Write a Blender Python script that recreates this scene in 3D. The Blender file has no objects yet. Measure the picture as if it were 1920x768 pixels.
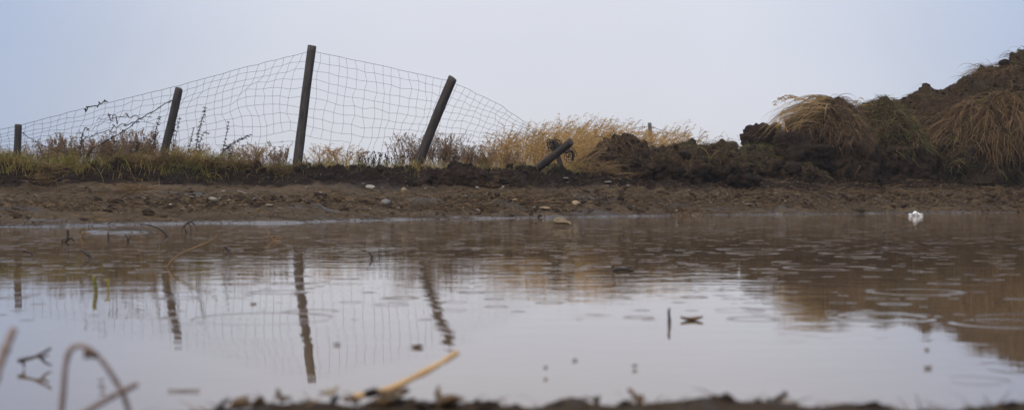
import bpy, math
import numpy as np
from mathutils import Vector

rng = np.random.default_rng(11)
C = bpy.context.scene.collection
PI = math.pi
HAZE = 0.0012
F, HOR, CAM = 2667.0, 361.0, 0.25            # focal length in photo pixels, eye-level row, eye height


def P(px, py, Y):
    """world point at distance Y along the line of sight through photo pixel (px, py)"""
    return np.array([(px - 960) / F * Y, Y, CAM - (py - HOR) / F * Y])


# ------------------------------------------------------------------ noise
def vnoise(p, seed=0):
    i = np.floor(p).astype(np.int64)
    f = p - i
    u = f * f * f * (f * (f * 6 - 15) + 10)
    out = np.zeros(len(p))
    for dx in (0, 1):
        for dy in (0, 1):
            for dz in (0, 1):
                n = ((i[:, 0] + dx) * 73856093) ^ ((i[:, 1] + dy) * 19349663) ^ ((i[:, 2] + dz) * 83492791) ^ (seed * 265443576)
                n = n & 0xffffffff
                n = ((n ^ (n >> 13)) * 1274126177) & 0xffffffff
                n = ((n ^ (n >> 15)) * 2246822519) & 0xffffffff
                n = n ^ (n >> 16)
                w = (u[:, 0] if dx else 1 - u[:, 0]) * (u[:, 1] if dy else 1 - u[:, 1]) * (u[:, 2] if dz else 1 - u[:, 2])
                out += w * (n / 2147483648.0 - 1)
    return out


ROT = np.array([[0.8, 0.6, 0.0], [-0.48, 0.64, 0.6], [0.36, -0.48, 0.8]])


def fbm(p, octs=4, seed=0, gain=0.5, ridged=False):
    out = np.zeros(len(p)); a = 1.0; q = np.array(p, float)
    for o in range(octs):
        n = vnoise(q, seed + o)
        if ridged:
            n = 1 - 2 * np.abs(n)
        out += a * n
        a *= gain
        q = (q @ ROT) * 2.03 + 7.1
    return out


def sst(a, b, x):
    t = np.clip((x - a) / (b - a), 0, 1)
    return t * t * (3 - 2 * t)


# ------------------------------------------------------------------ mesh helpers
def mk(name, V, faces, mat, parent=None, attrs=None, smooth=True):
    """one mesh object from arrays; faces is a list of (N,3) / (N,4) index arrays"""
    me = bpy.data.meshes.new(name)
    V = np.asarray(V, np.float32)
    me.vertices.add(len(V)); me.vertices.foreach_set('co', V.ravel())
    faces = [np.asarray(f, np.int32) for f in faces if len(f)]
    loops = np.concatenate([f.ravel() for f in faces])
    tot = np.concatenate([np.full(len(f), f.shape[1], np.int32) for f in faces])
    start = np.concatenate([[0], np.cumsum(tot)[:-1]]).astype(np.int32)
    me.loops.add(len(loops)); me.loops.foreach_set('vertex_index', loops)
    me.polygons.add(len(tot))
    me.polygons.foreach_set('loop_start', start); me.polygons.foreach_set('loop_total', tot)
    if smooth:
        me.polygons.foreach_set('use_smooth', np.ones(len(tot), bool))
    me.update(calc_edges=True)
    for k, v in (attrs or {}).items():
        a = me.attributes.new(k, 'FLOAT', 'POINT')
        a.data.foreach_set('value', np.asarray(v, np.float32))
    me.materials.append(mat)
    o = bpy.data.objects.new(name, me)
    C.objects.link(o)
    if parent:
        o.parent = parent
    return o


class Bag:
    """collects arrays that become ONE mesh"""
    def __init__(self):
        self.V, self.Q, self.T, self.R, self.n = [], [], [], [], 0

    def add(self, V, Q=None, T=None, R=None):
        V = np.asarray(V, float).reshape(-1, 3)
        if Q is not None and len(Q):
            self.Q.append(np.asarray(Q) + self.n)
        if T is not None and len(T):
            self.T.append(np.asarray(T) + self.n)
        if R is None:
            R = rng.random()
        self.R.append(np.broadcast_to(np.asarray(R, float), (len(V),)).copy())
        self.V.append(V); self.n += len(V)
        return self

    def build(self, name, mat, parent=None, smooth=True, origin=None):
        V = np.concatenate(self.V)
        if origin is not None:
            V = V - np.asarray(origin)
        fs = []
        if self.Q: fs.append(np.concatenate(self.Q))
        if self.T: fs.append(np.concatenate(self.T))
        return mk(name, V, fs, mat, parent, {'rnd': np.concatenate(self.R)}, smooth)


def tag(o, label, cat, group=None, kind=None):
    if label: o['label'] = label
    if cat: o['category'] = cat
    if group: o['group'] = group
    if kind: o['kind'] = kind
    return o


def empty(name, loc, label, cat, group=None):
    o = bpy.data.objects.new(name, None); C.objects.link(o)
    o.location = tuple(loc)
    o.empty_display_size = 0.1
    return tag(o, label, cat, group)


def blades(root, az, L, th0, th1, w, K=4, curl=1.6, tip=0.15, wob=0.0):
    """ribbons: roots (N,3); az azimuth of lean, th angle from vertical at base and at tip"""
    N = len(root)
    az, L, th0, th1, w = [np.broadcast_to(np.asarray(a, float), (N,)) for a in (az, L, th0, th1, w)]
    t = np.linspace(0, 1, K + 1)
    th = th0[:, None] + (th1 - th0)[:, None] * t ** curl
    azk = az[:, None] + (np.cumsum(rng.normal(0, wob, (N, K + 1)), 1) if wob else 0) + 0 * t
    d = np.stack([np.sin(th) * np.cos(azk), np.sin(th) * np.sin(azk), np.cos(th)], -1)
    step = (L / K)[:, None, None] * (d[:, :-1] + d[:, 1:]) / 2
    pos = np.concatenate([root[:, None, :], root[:, None, :] + np.cumsum(step, 1)], 1)
    perp = np.stack([-np.sin(azk), np.cos(azk), 0 * azk], -1)
    nor = np.cross(d, perp)
    ph = rng.uniform(0, PI, N)[:, None, None]
    s = np.cos(ph) * perp + np.sin(ph) * nor
    ww = (w[:, None] * (1 - (1 - tip) * t ** 1.5))[:, :, None] / 2
    V = np.stack([pos - s * ww, pos + s * ww], 2).reshape(-1, 3)
    b = (np.arange(N)[:, None] * (K + 1) + np.arange(K)[None, :]).ravel() * 2
    Q = np.stack([b, b + 1, b + 3, b + 2], -1)
    return V, Q, pos


def along(pos, t):
    """points at fraction t (N,M) along paths (N,K+1,3) -> (N,M,3)"""
    K = pos.shape[1] - 1
    x = np.clip(t, 0, 0.9999) * K
    i = x.astype(int); f = (x - i)[..., None]
    n = np.arange(len(pos))[:, None]
    return pos[n, i] * (1 - f) + pos[n, i + 1] * f


def add_blades(bag, root, *a, R=None, **k):
    V, Q, pos = blades(np.asarray(root, float), *a, **k)
    r = rng.random(len(root)) if R is None else np.broadcast_to(R, (len(root),))
    bag.add(V, Q, R=np.repeat(r, pos.shape[1] * 2))
    return pos


def tube(path, rad, sides=6, cap=True):
    path = np.asarray(path, float); n = len(path)
    rad = np.broadcast_to(np.asarray(rad, float), (n,))
    tan = np.gradient(path, axis=0); tan /= np.linalg.norm(tan, axis=1)[:, None] + 1e-9
    ref = np.array([0, 0, 1.0]) if abs(tan[:, 2]).mean() < 0.8 else np.array([1.0, 0, 0])
    u = np.cross(tan, ref); u /= np.linalg.norm(u, axis=1)[:, None] + 1e-9
    v = np.cross(tan, u)
    a = np.arange(sides) / sides * 2 * PI
    V = path[:, None] + rad[:, None, None] * (np.cos(a)[None, :, None] * u[:, None] + np.sin(a)[None, :, None] * v[:, None])
    V = V.reshape(-1, 3)
    i = np.arange(n - 1)[:, None] * sides; j = np.arange(sides)[None, :]; k = (j + 1) % sides
    Q = np.stack([i + j, i + k, i + sides + k, i + sides + j], -1).reshape(-1, 4)
    T = []
    if cap:
        V = np.concatenate([V, path[:1], path[-1:]])
        for j in range(sides):
            T.append((n * sides, (j + 1) % sides, j))
            T.append((n * sides + 1, (n - 1) * sides + j, (n - 1) * sides + (j + 1) % sides))
    return V, Q, np.array(T).reshape(-1, 3)


def smooth_path(pts, n=24):
    pts = np.asarray(pts, float)
    s = np.concatenate([[0], np.cumsum(np.linalg.norm(np.diff(pts, axis=0), axis=1))])
    m = np.gradient(pts, s, axis=0) if len(pts) > 2 else None
    q = np.linspace(0, s[-1], n)
    if m is None:
        return np.stack([np.interp(q, s, pts[:, k]) for k in range(3)], 1)
    i = np.clip(np.searchsorted(s, q, 'right') - 1, 0, len(pts) - 2)
    h = (s[i + 1] - s[i]); t = ((q - s[i]) / h)[:, None]; h = h[:, None]
    return ((2 * t**3 - 3 * t**2 + 1) * pts[i] + (t**3 - 2 * t**2 + t) * h * m[i]
            + (-2 * t**3 + 3 * t**2) * pts[i + 1] + (t**3 - t**2) * h * m[i + 1])


def ico(sub):
    import bmesh
    bm = bmesh.new(); bmesh.ops.create_icosphere(bm, subdivisions=sub, radius=1)
    V = np.array([v.co[:] for v in bm.verts]); T = np.array([[v.index for v in f.verts] for f in bm.faces])
    bm.free()
    return V, T


ICO1, ICO2, ICO3, ICO4 = ico(1), ico(2), ico(3), ico(4)


def lump(base, seed, amp=0.25, freq=1.3, flat=0.7, octs=3):
    V, T = base
    n = fbm(V * freq + seed * 13.7, octs, seed)
    V = V * (1 + amp * n)[:, None]
    V = V * np.array([1, 0.85, flat])
    return V, T


def clod_cloud(pts, size, base=ICO1, variants=6, amp=0.4, flat=0.75, sink=0.3):
    bag = Bag()
    var = [lump(base, 50 + i, amp, 1.6, flat) for i in range(variants)]
    which = rng.integers(0, variants, len(pts))
    for k in range(variants):
        sel = np.where(which == k)[0]
        if not len(sel): continue
        V, T = var[k]
        a = rng.uniform(0, 2 * PI, len(sel)); s = size[sel]
        c, n = np.cos(a)[:, None], np.sin(a)[:, None]
        sx = s * rng.uniform(0.8, 1.4, len(sel))
        W = np.stack([(V[None, :, 0] * c - V[None, :, 1] * n) * sx[:, None], (V[None, :, 0] * n + V[None, :, 1] * c) * s[:, None],
                      np.broadcast_to(V[None, :, 2], (len(sel), len(V))) * s[:, None]], -1)
        W += (pts[sel] + np.stack([0 * s, 0 * s, s * sink], -1))[:, None, :]
        Tt = T[None] + (np.arange(len(sel)) * len(V))[:, None, None]
        bag.add(W.reshape(-1, 3), T=Tt.reshape(-1, 3), R=np.repeat(rng.random(len(sel)), len(V)))
    return bag


# ------------------------------------------------------------------ materials
class NT:
    def __init__(self, name):
        self.m = bpy.data.materials.new(name); self.m.use_nodes = True
        self.t = self.m.node_tree; self.t.nodes.clear()
        self.out = self.t.nodes.new('ShaderNodeOutputMaterial')

    def n(self, typ, ins=None, **props):
        nd = self.t.nodes.new('ShaderNode' + typ)
        for k, v in props.items(): setattr(nd, k, v)
        for k, v in (ins or {}).items():
            s = nd.inputs[k]
            if isinstance(v, bpy.types.NodeSocket): self.t.links.new(v, s)
            else: s.default_value = v
        return nd

    def math(self, op, a, b=None, c=None, clamp=False):
        d = {0: a}
        if b is not None: d[1] = b
        if c is not None: d[2] = c
        return self.n('Math', d, operation=op, use_clamp=clamp).outputs[0]

    def ramp(self, fac, stops, interp='LINEAR'):
        r = self.n('ValToRGB', {0: fac}); cr = r.color_ramp; cr.interpolation = interp
        while len(cr.elements) < len(stops): cr.elements.new(0.5)
        for e, (p, c) in zip(cr.elements, stops):
            e.position = p; e.color = (*c, 1) if len(c) == 3 else c
        return r.outputs[0]

    def noise(self, vec, scale, detail=4, rough=0.55, dim='3D'):
        return self.n('TexNoise', {'Vector': vec, 'Scale': scale, 'Detail': detail, 'Roughness': rough}, noise_dimensions=dim).outputs[0]

    def mix(self, fac, a, b):
        return self.n('Mix', {0: fac, 6: a, 7: b}, data_type='RGBA').outputs[2]

    def attr(self, name):
        return self.n('Attribute', attribute_name=name).outputs['Fac']

    def maprange(self, v, a, b, c=0.0, d=1.0):
        return self.n('MapRange', {0: v, 1: a, 2: b, 3: c, 4: d}).outputs[0]

    def scalevec(self, vec, s):
        return self.n('Mapping', {'Vector': vec, 'Scale': s}).outputs[0]

    def done(self, shader):
        self.t.links.new(shader, self.out.inputs['Surface']); return self.m


def c4(c): return (c[0], c[1], c[2], 1.0)


def grass_mat(name, stops, rough=0.7, trans=0.3, spec=0.25):
    k = NT(name)
    col = k.ramp(k.attr('rnd'), stops)
    geo = k.n('NewGeometry').outputs['Position']
    col = k.mix(k.math('MULTIPLY', k.noise(geo, 3.0, 2), 0.5), col, k.n('HueSaturation', {'Color': col, 'Value': 0.55, 'Saturation': 1.05}).outputs[0])
    p = k.n('BsdfPrincipled', {'Base Color': col, 'Roughness': rough, 'Specular IOR Level': spec}).outputs[0]
    if not trans: return k.done(p)
    tr = k.n('BsdfTranslucent', {'Color': col}).outputs[0]
    return k.done(k.n('MixShader', {0: trans, 1: p, 2: tr}).outputs[0])


def soil_mat(name, dark=(.009, .0055, .0038), light=(.066, .041, .025), scale=1.0):
    k = NT(name)
    tc = k.n('TexCoord').outputs['Object']
    a = k.noise(tc, 4 * scale, 6, 0.65); b = k.noise(tc, 28 * scale, 5, 0.65); d = k.noise(tc, 110 * scale, 4, 0.6)
    f = k.math('ADD', k.math('MULTIPLY', a, 0.55), k.math('MULTIPLY', b, 0.45))
    col = k.ramp(f, [(0.34, dark), (0.66, light)])
    th = k.attr('turf')
    tc2 = k.scalevec(tc, (9, 9, 60))
    fib = k.noise(tc2, 2.2, 4, 0.7)
    thc = k.ramp(fib, [(0.3, (.03, .019, .010)), (0.55, (.075, .047, .023)), (0.72, (.13, .085, .042))])
    col = k.mix(k.math('MULTIPLY', th, k.maprange(b, .35, .6), clamp=True), col, thc)
    h = k.math('ADD', k.math('MULTIPLY', b, 0.045), k.math('MULTIPLY', d, 0.010))
    h = k.math('ADD', h, k.math('MULTIPLY', a, 0.04))
    bp = k.n('Bump', {'Height': h, 'Strength': 1.0, 'Distance': 1.0}).outputs[0]
    r = k.maprange(d, .3, .7, .62, .95)
    return k.done(k.n('BsdfPrincipled', {'Base Color': col, 'Roughness': r, 'Normal': bp, 'Specular IOR Level': .12}).outputs[0])


def wood_mat(name, dark, light, dirt=(.012, .010, .008)):
    k = NT(name)
    tc = k.n('TexCoord').outputs['Object']
    v = k.scalevec(tc, (22, 22, 1.6))
    g = k.noise(v, 3.0, 6, 0.65); w = k.noise(tc, 5, 4, 0.6); cr = k.noise(k.scalevec(tc, (60, 60, 3)), 2.0, 3, 0.6)
    col = k.ramp(k.math('ADD', k.math('MULTIPLY', g, .6), k.math('MULTIPLY', w, .4)), [(0.36, dark), (0.64, light)])
    col = k.mix(k.maprange(cr, .62, .70), col, c4(dirt))
    h = k.math('SUBTRACT', k.math('MULTIPLY', g, .008), k.math('MULTIPLY', k.maprange(cr, .6, .7), .005))
    bp = k.n('Bump', {'Height': h, 'Strength': 1.0, 'Distance': 1.0}).outputs[0]
    return k.done(k.n('BsdfPrincipled', {'Base Color': col, 'Roughness': k.maprange(w, .3, .7, .5, .8), 'Normal': bp, 'Specular IOR Level': .35}).outputs[0])


def plain_mat(name, a, b, rough=0.6, scale=30, spec=0.4, metal=0.0, bump=0.0015):
    k = NT(name)
    tc = k.n('TexCoord').outputs['Object']
    n = k.noise(tc, scale, 5, 0.6)
    oi = k.n('ObjectInfo').outputs['Random']
    f = k.math('ADD', k.math('MULTIPLY', n, 0.7), k.math('MULTIPLY', oi, 0.3))
    col = k.ramp(f, [(0.3, a), (0.75, b)])
    bp = k.n('Bump', {'Height': k.math('MULTIPLY', n, bump), 'Strength': 1.0, 'Distance': 1.0}).outputs[0]
    return k.done(k.n('BsdfPrincipled', {'Base Color': col, 'Roughness': rough, 'Normal': bp, 'Metallic': metal, 'Specular IOR Level': spec}).outputs[0])


M_golden = grass_mat('golden_grass', [(0, (.38, .215, .07)), (.4, (.54, .335, .115)), (.8, (.66, .44, .18)), (1, (.30, .17, .07))], trans=.35)
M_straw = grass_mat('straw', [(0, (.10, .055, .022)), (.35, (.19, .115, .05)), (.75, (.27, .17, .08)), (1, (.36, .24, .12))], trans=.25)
M_goldpale = grass_mat('bent_gold_straw', [(0, (.24, .145, .055)), (.5, (.38, .25, .11)), (1, (.52, .37, .18))], trans=.25)
M_pale = grass_mat('pale_dry_grass', [(0, (.20, .125, .065)), (.4, (.34, .23, .125)), (.8, (.46, .33, .19)), (1, (.15, .085, .045))], trans=.35)
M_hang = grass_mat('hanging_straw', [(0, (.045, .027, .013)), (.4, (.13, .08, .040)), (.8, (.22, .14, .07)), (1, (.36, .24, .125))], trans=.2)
M_turf = grass_mat('turf', [(0, (.10, .11, .022)), (.3, (.21, .20, .046)), (.55, (.38, .29, .085)), (.8, (.52, .36, .13)), (1, (.26, .155, .06))], trans=.3)
M_green = grass_mat('green_grass', [(0, (.045, .06, .014)), (.4, (.10, .115, .028)), (.75, (.17, .15, .05)), (1, (.26, .18, .075))], trans=.3)
M_brush = grass_mat('dry_brush', [(0, (.20, .115, .065)), (.4, (.32, .20, .115)), (.8, (.42, .28, .165)), (1, (.13, .07, .042))], trans=.4)
M_seed = grass_mat('dark_seed', [(0, (.022, .012, .010)), (.6, (.05, .026, .018)), (1, (.085, .045, .03))], trans=.1)
M_soil = soil_mat('soil')
M_clod = soil_mat('clod_soil', (.009, .0055, .004), (.055, .034, .021), 2)
M_mudclod = soil_mat('mud_crumbs', (.03, .018, .010), (.085, .055, .033), 3)
M_post = wood_mat('weathered_wood', (.017, .014, .012), (.105, .088, .078))
M_post_dark = wood_mat('wet_dark_wood', (.012, .009, .008), (.075, .056, .045))
M_post_grey = wood_mat('grey_wood', (.08, .076, .072), (.22, .21, .20))
M_wire = plain_mat('galvanised_wire', (.03, .03, .035), (.075, .075, .085), .5, 60, metal=0.35)
M_rust = plain_mat('rusty_wire', (.012, .009, .008), (.035, .024, .018), .7, 80)
M_stick = plain_mat('wet_stick', (.018, .012, .009), (.06, .04, .026), .45, 60)
M_reed = plain_mat('reed_stalk', (.20, .12, .055), (.46, .29, .13), .55, 40)
M_brownreed = plain_mat('brown_reed', (.09, .048, .018), (.22, .125, .05), .5, 40)
M_greystalk = plain_mat('grey_stalk', (.17, .115, .09), (.30, .22, .18), .6, 40)
M_goldstraw = plain_mat('gold_straw', (.36, .20, .065), (.62, .40, .18), .5, 60)
M_sprout = plain_mat('green_sprout', (.10, .11, .015), (.30, .25, .04), .5, 60)
M_white = plain_mat('white_plastic', (.84, .83, .80), (.92, .91, .88), .35, 20)
M_leaf = plain_mat('dead_leaf', (.05, .028, .012), (.20, .105, .035), .5, 70)
M_tanleaf = plain_mat('tan_leaf', (.12, .085, .045), (.30, .23, .13), .45, 30)


def stone_mat():
    k = NT('stone')
    oi = k.n('ObjectInfo').outputs['Random']
    tc = k.n('TexCoord').outputs['Object']
    n = k.noise(tc, 3, 5, .6)
    col = k.ramp(oi, [(0, (.16, .145, .125)), (.3, (.25, .20, .15)), (.5, (.26, .215, .16)), (.7, (.16, .115, .075)), (1, (.33, .29, .225))])
    col = k.mix(k.math('MULTIPLY', n, .7), col, k.n('HueSaturation', {'Color': col, 'Value': .5}).outputs[0])
    return k.done(k.n('BsdfPrincipled', {'Base Color': col, 'Roughness': .55}).outputs[0])


M_stone = stone_mat()
M_gravel = grass_mat('gravel', [(0, (.07, .045, .028)), (.5, (.14, .095, .06)), (.85, (.24, .18, .12)), (1, (.38, .32, .24))], rough=.6, trans=0)

# ------------------------------------------------------------------ terrain
XS = np.array([-40, -6.0, -3.69, -2.8, -1.25, .21, 2.03, 5.1, 6.5, 12, 40.])
YS = np.array([9, 9.6, 10.3, 11.2, 12.8, 14.2, 15.9, 17.8, 18.0, 18.6, 19.])
XF = np.array([-40, -5.2, -3.84, -2.49, -1.05, .33, 2.2, 5, 7.5, 14, 40.])
YF = np.array([14.5, 15, 16, 17, 17.5, 17.7, 18.8, 20.4, 21, 22, 22.])


def shore(x): return np.interp(x, XS, YS)
def fence_y(x): return np.interp(x, XF, YF)
def near_shore(x): return np.interp(x, [-5, -.6, -.38, -.33, -.1, .2, .65, 5], [1.50, 1.52, 1.56, 1.70, 1.70, 1.70, 1.64, 1.62])


def ground(x, y, detail=True):
    """height, soil mask, wet mask, turf mask"""
    x = np.asarray(x, float); y = np.asarray(y, float)
    ys = shore(x) + .35 * vnoise(np.stack([x * .55, y * 0 + 3, y * 0], -1), 5) + .34 * vnoise(np.stack([x * 1.5, y * 0 + 3, y * 0], -1), 6) + .16 * vnoise(np.stack([x * 5, y * 0 + 3, y * 0], -1), 7)
    yf = fence_y(x); yt = yf - 1.0 + .18 * vnoise(np.stack([x * 1.3, y * 0, y * 0], -1), 9); yc = yf - .3
    t = (y - ys) / (yt - ys)
    z = np.where(t > 0, .33 * np.clip(t, 0, 1) ** 1.02, -.10 * np.clip(-t * (yt - ys) / 2.2, 0, 1) ** .8)
    bank = sst(0, 1, (y - yt) / (yc - yt))
    z = z + .18 * bank
    back = np.clip((y - yf - .6) / 8, 0, 1)
    z = z - .22 * back * back * (3 - 2 * back)
    far = np.clip((y - 60) / 400, 0, 1)
    z = z + far * 1.0 * 0
    ny = near_shore(x) + .012 * vnoise(np.stack([x * 14, y * 0, y * 0 + 1], -1), 12)
    near = sst(0, 1, (ny + .03 - y) / .16)
    z = np.where(y < 4, z + near * .117, z)
    z = np.where(y > 4, z + .108 * np.exp(-(((x + 2.5) / .46) ** 2 + ((y - 9.1) / .30) ** 2) ** 1.5), z)
    side = sst(24, 30, np.abs(x)) * (y < 19)
    z = z + side * .25
    soil = sst(-1.1, .4, (y - yt) / (yc - yt)) * (1 - sst(.0, .35, y - yc - .1))
    if detail:
        p = np.stack([x, y, np.zeros_like(x)], -1)
        pan = p * np.array([.45, 1.3, 1])
        land = np.clip((z + .03) / .12, 0, 1)
        n1 = fbm(pan * 2.2, 4, 21); n2 = fbm(p * 9, 3, 31); nb = .6 * fbm(p * 2.6, 4, 41, .6, ridged=True) + .6 * fbm(p * 8.3, 4, 47, .6)
        z = z + np.where(y > 4, (.012 + .026 * land) * n1 * .7 + (.002 + .016 * land) * n2, .007 * n2 * near + .006 * near * fbm(p * 40, 2, 36))
        churn = np.exp(-((y - ys - .42 * (yt - ys)) / .55) ** 2) * (.4 + .6 * sst(-.3, .3, vnoise(p * .9, 55)))
        z = z + churn * (y > 4) * .045 * fbm(p * 7, 3, 57, .55, ridged=True)
        z = z + np.clip(soil, 0, 1) * .075 * nb * (y > 4)
    wet = 1 - sst(.004, .036, z)
    wet = np.where(y < 4, .35, wet)
    turf = sst(-.15, .3, y - yc + .15)
    soil = np.where(y < 4, .45, soil)
    return z, soil, wet, turf


def gz(x, y): return ground(np.atleast_1d(x), np.atleast_1d(y))[0]


def hit(px, py):
    """ground point seen at a photo pixel on the far mud flat"""
    Y = np.arange(9.2, 23, .01)
    z = ground((px - 960) / F * Y, Y)[0]
    ray = CAM - (py - HOR) / F * Y
    i = np.argmax(z >= ray) if (z >= ray).any() else len(Y) - 1
    return np.array([(px - 960) / F * Y[i], Y[i], z[i]])


def axis(parts):
    out = [np.arange(a, b, s) for a, b, s in parts]
    return np.unique(np.concatenate(out))


gx = np.concatenate([-np.geomspace(420, 9, 40), axis([(-8.6, -.8, .032), (-.8, .8, .014), (.8, 9.4, .032)]), np.geomspace(9.6, 420, 40)])
gy = np.concatenate([-np.geomspace(60, .5, 14), axis([(-.3, 1.2, .1), (1.2, 1.85, .011), (1.85, 8.4, .12), (8.4, 22.5, .032)]), np.geomspace(22.6, 600, 60)])
X, Y = np.meshgrid(gx, gy)
z, soil, wet, turf = ground(X.ravel(), Y.ravel())
ys_ = shore(X.ravel()); yt_ = fence_y(X.ravel()) - 1
churn_ = np.exp(-((Y.ravel() - ys_ - .42 * (yt_ - ys_)) / .6) ** 2)
V = np.stack([X.ravel(), Y.ravel(), z], -1)
nx, ny = len(gx), len(gy)
i = (np.arange(ny - 1)[:, None] * nx + np.arange(nx - 1)[None]).ravel()
Q = np.stack([i, i + 1, i + nx + 1, i + nx], -1)


def ground_mat():
    k = NT('mud')
    tc = k.n('NewGeometry').outputs['Position']
    st = k.scalevec(tc, (.35, 1.6, 1))
    a = k.noise(st, 2.0, 6, .65); b = k.noise(tc, 22, 6, .65); d = k.noise(tc, 120, 3, .6)
    f = k.math('ADD', k.math('MULTIPLY', a, .6), k.math('MULTIPLY', b, .4))
    mud = k.ramp(f, [(.34, (.026, .0165, .0085)), (.46, (.070, .0465, .0245)), (.57, (.116, .080, .046)), (.67, (.175, .127, .079))])
    so = k.ramp(k.math('ADD', k.math('MULTIPLY', b, .6), k.math('MULTIPLY', a, .4)), [(.36, (.007, .0042, .003)), (.66, (.034, .020, .0125))])
    mud = k.mix(k.math('MULTIPLY', k.attr('churn'), k.maprange(b, .56, .44), clamp=True), mud, (.030, .0175, .009, 1))
    soilf = k.math('ADD', k.attr('soil'), k.math('MULTIPLY', k.math('SUBTRACT', b, .5), .9))
    col = k.mix(k.maprange(soilf, .3, .6), mud, so)
    tu = k.ramp(b, [(.3, (.03, .025, .010)), (.7, (.11, .08, .035))])
    col = k.mix(k.maprange(k.math('ADD', k.attr('turf'), k.math('SUBTRACT', b, .5)), .4, .7), col, tu)
    wetm = k.attr('wet')
    wt = k.ramp(b, [(.3, (.040, .027, .018)), (.7, (.085, .062, .044))])
    col = k.mix(k.math('MULTIPLY', wetm, .8), col, wt)
    film = k.maprange(k.math('ADD', k.math('ADD', wetm, k.math('MULTIPLY', k.math('SUBTRACT', a, .56), 2.6)), k.math('MULTIPLY', k.math('SUBTRACT', b, .5), 1.8)), .45, .85)
    puddle = k.math('MULTIPLY', k.maprange(k.noise(k.scalevec(tc, (.5, 1.8, 1)), 1.6, 4, .6), .56, .64), k.math('SUBTRACT', 1.0, k.attr('soil')))
    film = k.math('MAXIMUM', film, k.math('MULTIPLY', puddle, .5))
    col = k.mix(k.math('MULTIPLY', puddle, .55), col, (.030, .020, .0115, 1))
    r = k.maprange(film, 0, 1, .8, .16)
    h = k.math('ADD', k.math('MULTIPLY', b, .035), k.math('MULTIPLY', d, .007))
    h = k.math('MULTIPLY', h, k.maprange(film, 0, 1, 1, .35))
    bp = k.n('Bump', {'Height': h, 'Strength': 1.0, 'Distance': 1.0}).outputs[0]
    return k.done(k.n('BsdfPrincipled', {'Base Color': col, 'Roughness': r, 'Normal': bp, 'Specular IOR Level': k.maprange(film, 0, 1, .1, .5)}).outputs[0])


g = mk('ground', V, [Q], ground_mat(), None, {'soil': soil, 'wet': wet, 'turf': turf, 'churn': churn_})
tag(g, None, None, None, 'structure')


# ------------------------------------------------------------------ water
def water_mat():
    k = NT('muddy_water')
    pos = k.n('NewGeometry').outputs['Position']
    sep = k.n('SeparateXYZ', {0: pos})
    px, py = sep.outputs[0], sep.outputs[1]
    # small wind ripples: stronger towards the far shore, faint near by
    amp = k.maprange(py, 1.7, 6.0, .00020, .00100)
    n1 = k.noise(k.scalevec(pos, (1.0, 1.6, 1)), 5.0, 2, .5)
    n2 = k.noise(k.scalevec(pos, (1.0, 1.3, 1)), 17.0, 2, .5)
    patch = k.maprange(k.noise(k.scalevec(pos, (.5, .8, 1)), .9, 2, .5), .38, .62, .35, 1.0)
    h = k.math('MULTIPLY', k.math('ADD', k.math('MULTIPLY', n1, 2.2), k.math('MULTIPLY', n2, .8)), k.math('MULTIPLY', amp, patch))
    # rings left by rain drops
    for sc, off, rmin, rmax, thr, a, wd in ((5.5, 0.0, .05, .34, .62, .0060, .032), (2.6, 7.3, .04, .40, .70, .0060, .02), (9.0, 3.1, .03, .3, .68, .0040, .045)):
        v = k.n('TexVoronoi', {'Vector': k.n('VectorMath', {0: pos, 1: (off, off * 1.7, 0)}).outputs[0], 'Scale': sc, 'Randomness': .75}, voronoi_dimensions='2D')
        cs = k.n('SeparateColor', {0: v.outputs['Color']})
        R = k.maprange(k.math('POWER', cs.outputs[0], 1.8), 0, 1, rmin, rmax)
        on = k.math('GREATER_THAN', cs.outputs[1], thr)
        q = k.math('DIVIDE', k.math('SUBTRACT', v.outputs['Distance'], R), wd)
        e = k.math('EXPONENT', k.math('MULTIPLY', k.math('MULTIPLY', q, q), -1.0))
        cosw = k.math('COSINE', k.math('MULTIPLY', q, 3.2))
        g_ = k.math('MULTIPLY', k.math('MULTIPLY', e, cosw), k.math('MULTIPLY', on, k.math('MULTIPLY', k.math('POWER', cs.outputs[2], 1.5), a * 1.3)))
        g_ = k.math('MULTIPLY', g_, k.maprange(py, 2.6, 5.5, .0, 1.0))
        h = k.math('ADD', h, g_)
    for (x, y, R, a) in RINGS:
        dx = k.math('SUBTRACT', px, x); dy = k.math('SUBTRACT', py, y)
        d = k.math('SQRT', k.math('ADD', k.math('MULTIPLY', dx, dx), k.math('MULTIPLY', dy, dy)))
        w = .22 * R
        q = k.math('DIVIDE', k.math('SUBTRACT', d, R), w)
        e = k.math('EXPONENT', k.math('MULTIPLY', k.math('MULTIPLY', q, q), -1.0))
        c_ = k.math('COSINE', k.math('MULTIPLY', q, 3.0))
        h = k.math('ADD', h, k.math('MULTIPLY', k.math('MULTIPLY', e, c_), a))
    bp = k.n('Bump', {'Height': h, 'Strength': 1.0, 'Distance': 1.0}).outputs[0]
    cl = k.noise(pos, 1.2, 3, .6)
    col = k.ramp(cl, [(.3, (.145, .094, .052)), (.7, (.195, .128, .074))])
    return k.done(k.n('BsdfPrincipled', {'Base Color': col, 'Roughness': .02, 'IOR': 1.333, 'Normal': bp, 'Coat Weight': .4, 'Coat Roughness': .02, 'Coat IOR': 1.33, 'Coat Normal': bp, 'Specular Tint': (1, .89, .77, 1)}).outputs[0])


def ring_at(px, py, rpx, a):
    Yd = CAM * F / (py - HOR); return ((px - 960) / F * Yd, Yd, rpx / F * Yd, a)


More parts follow.
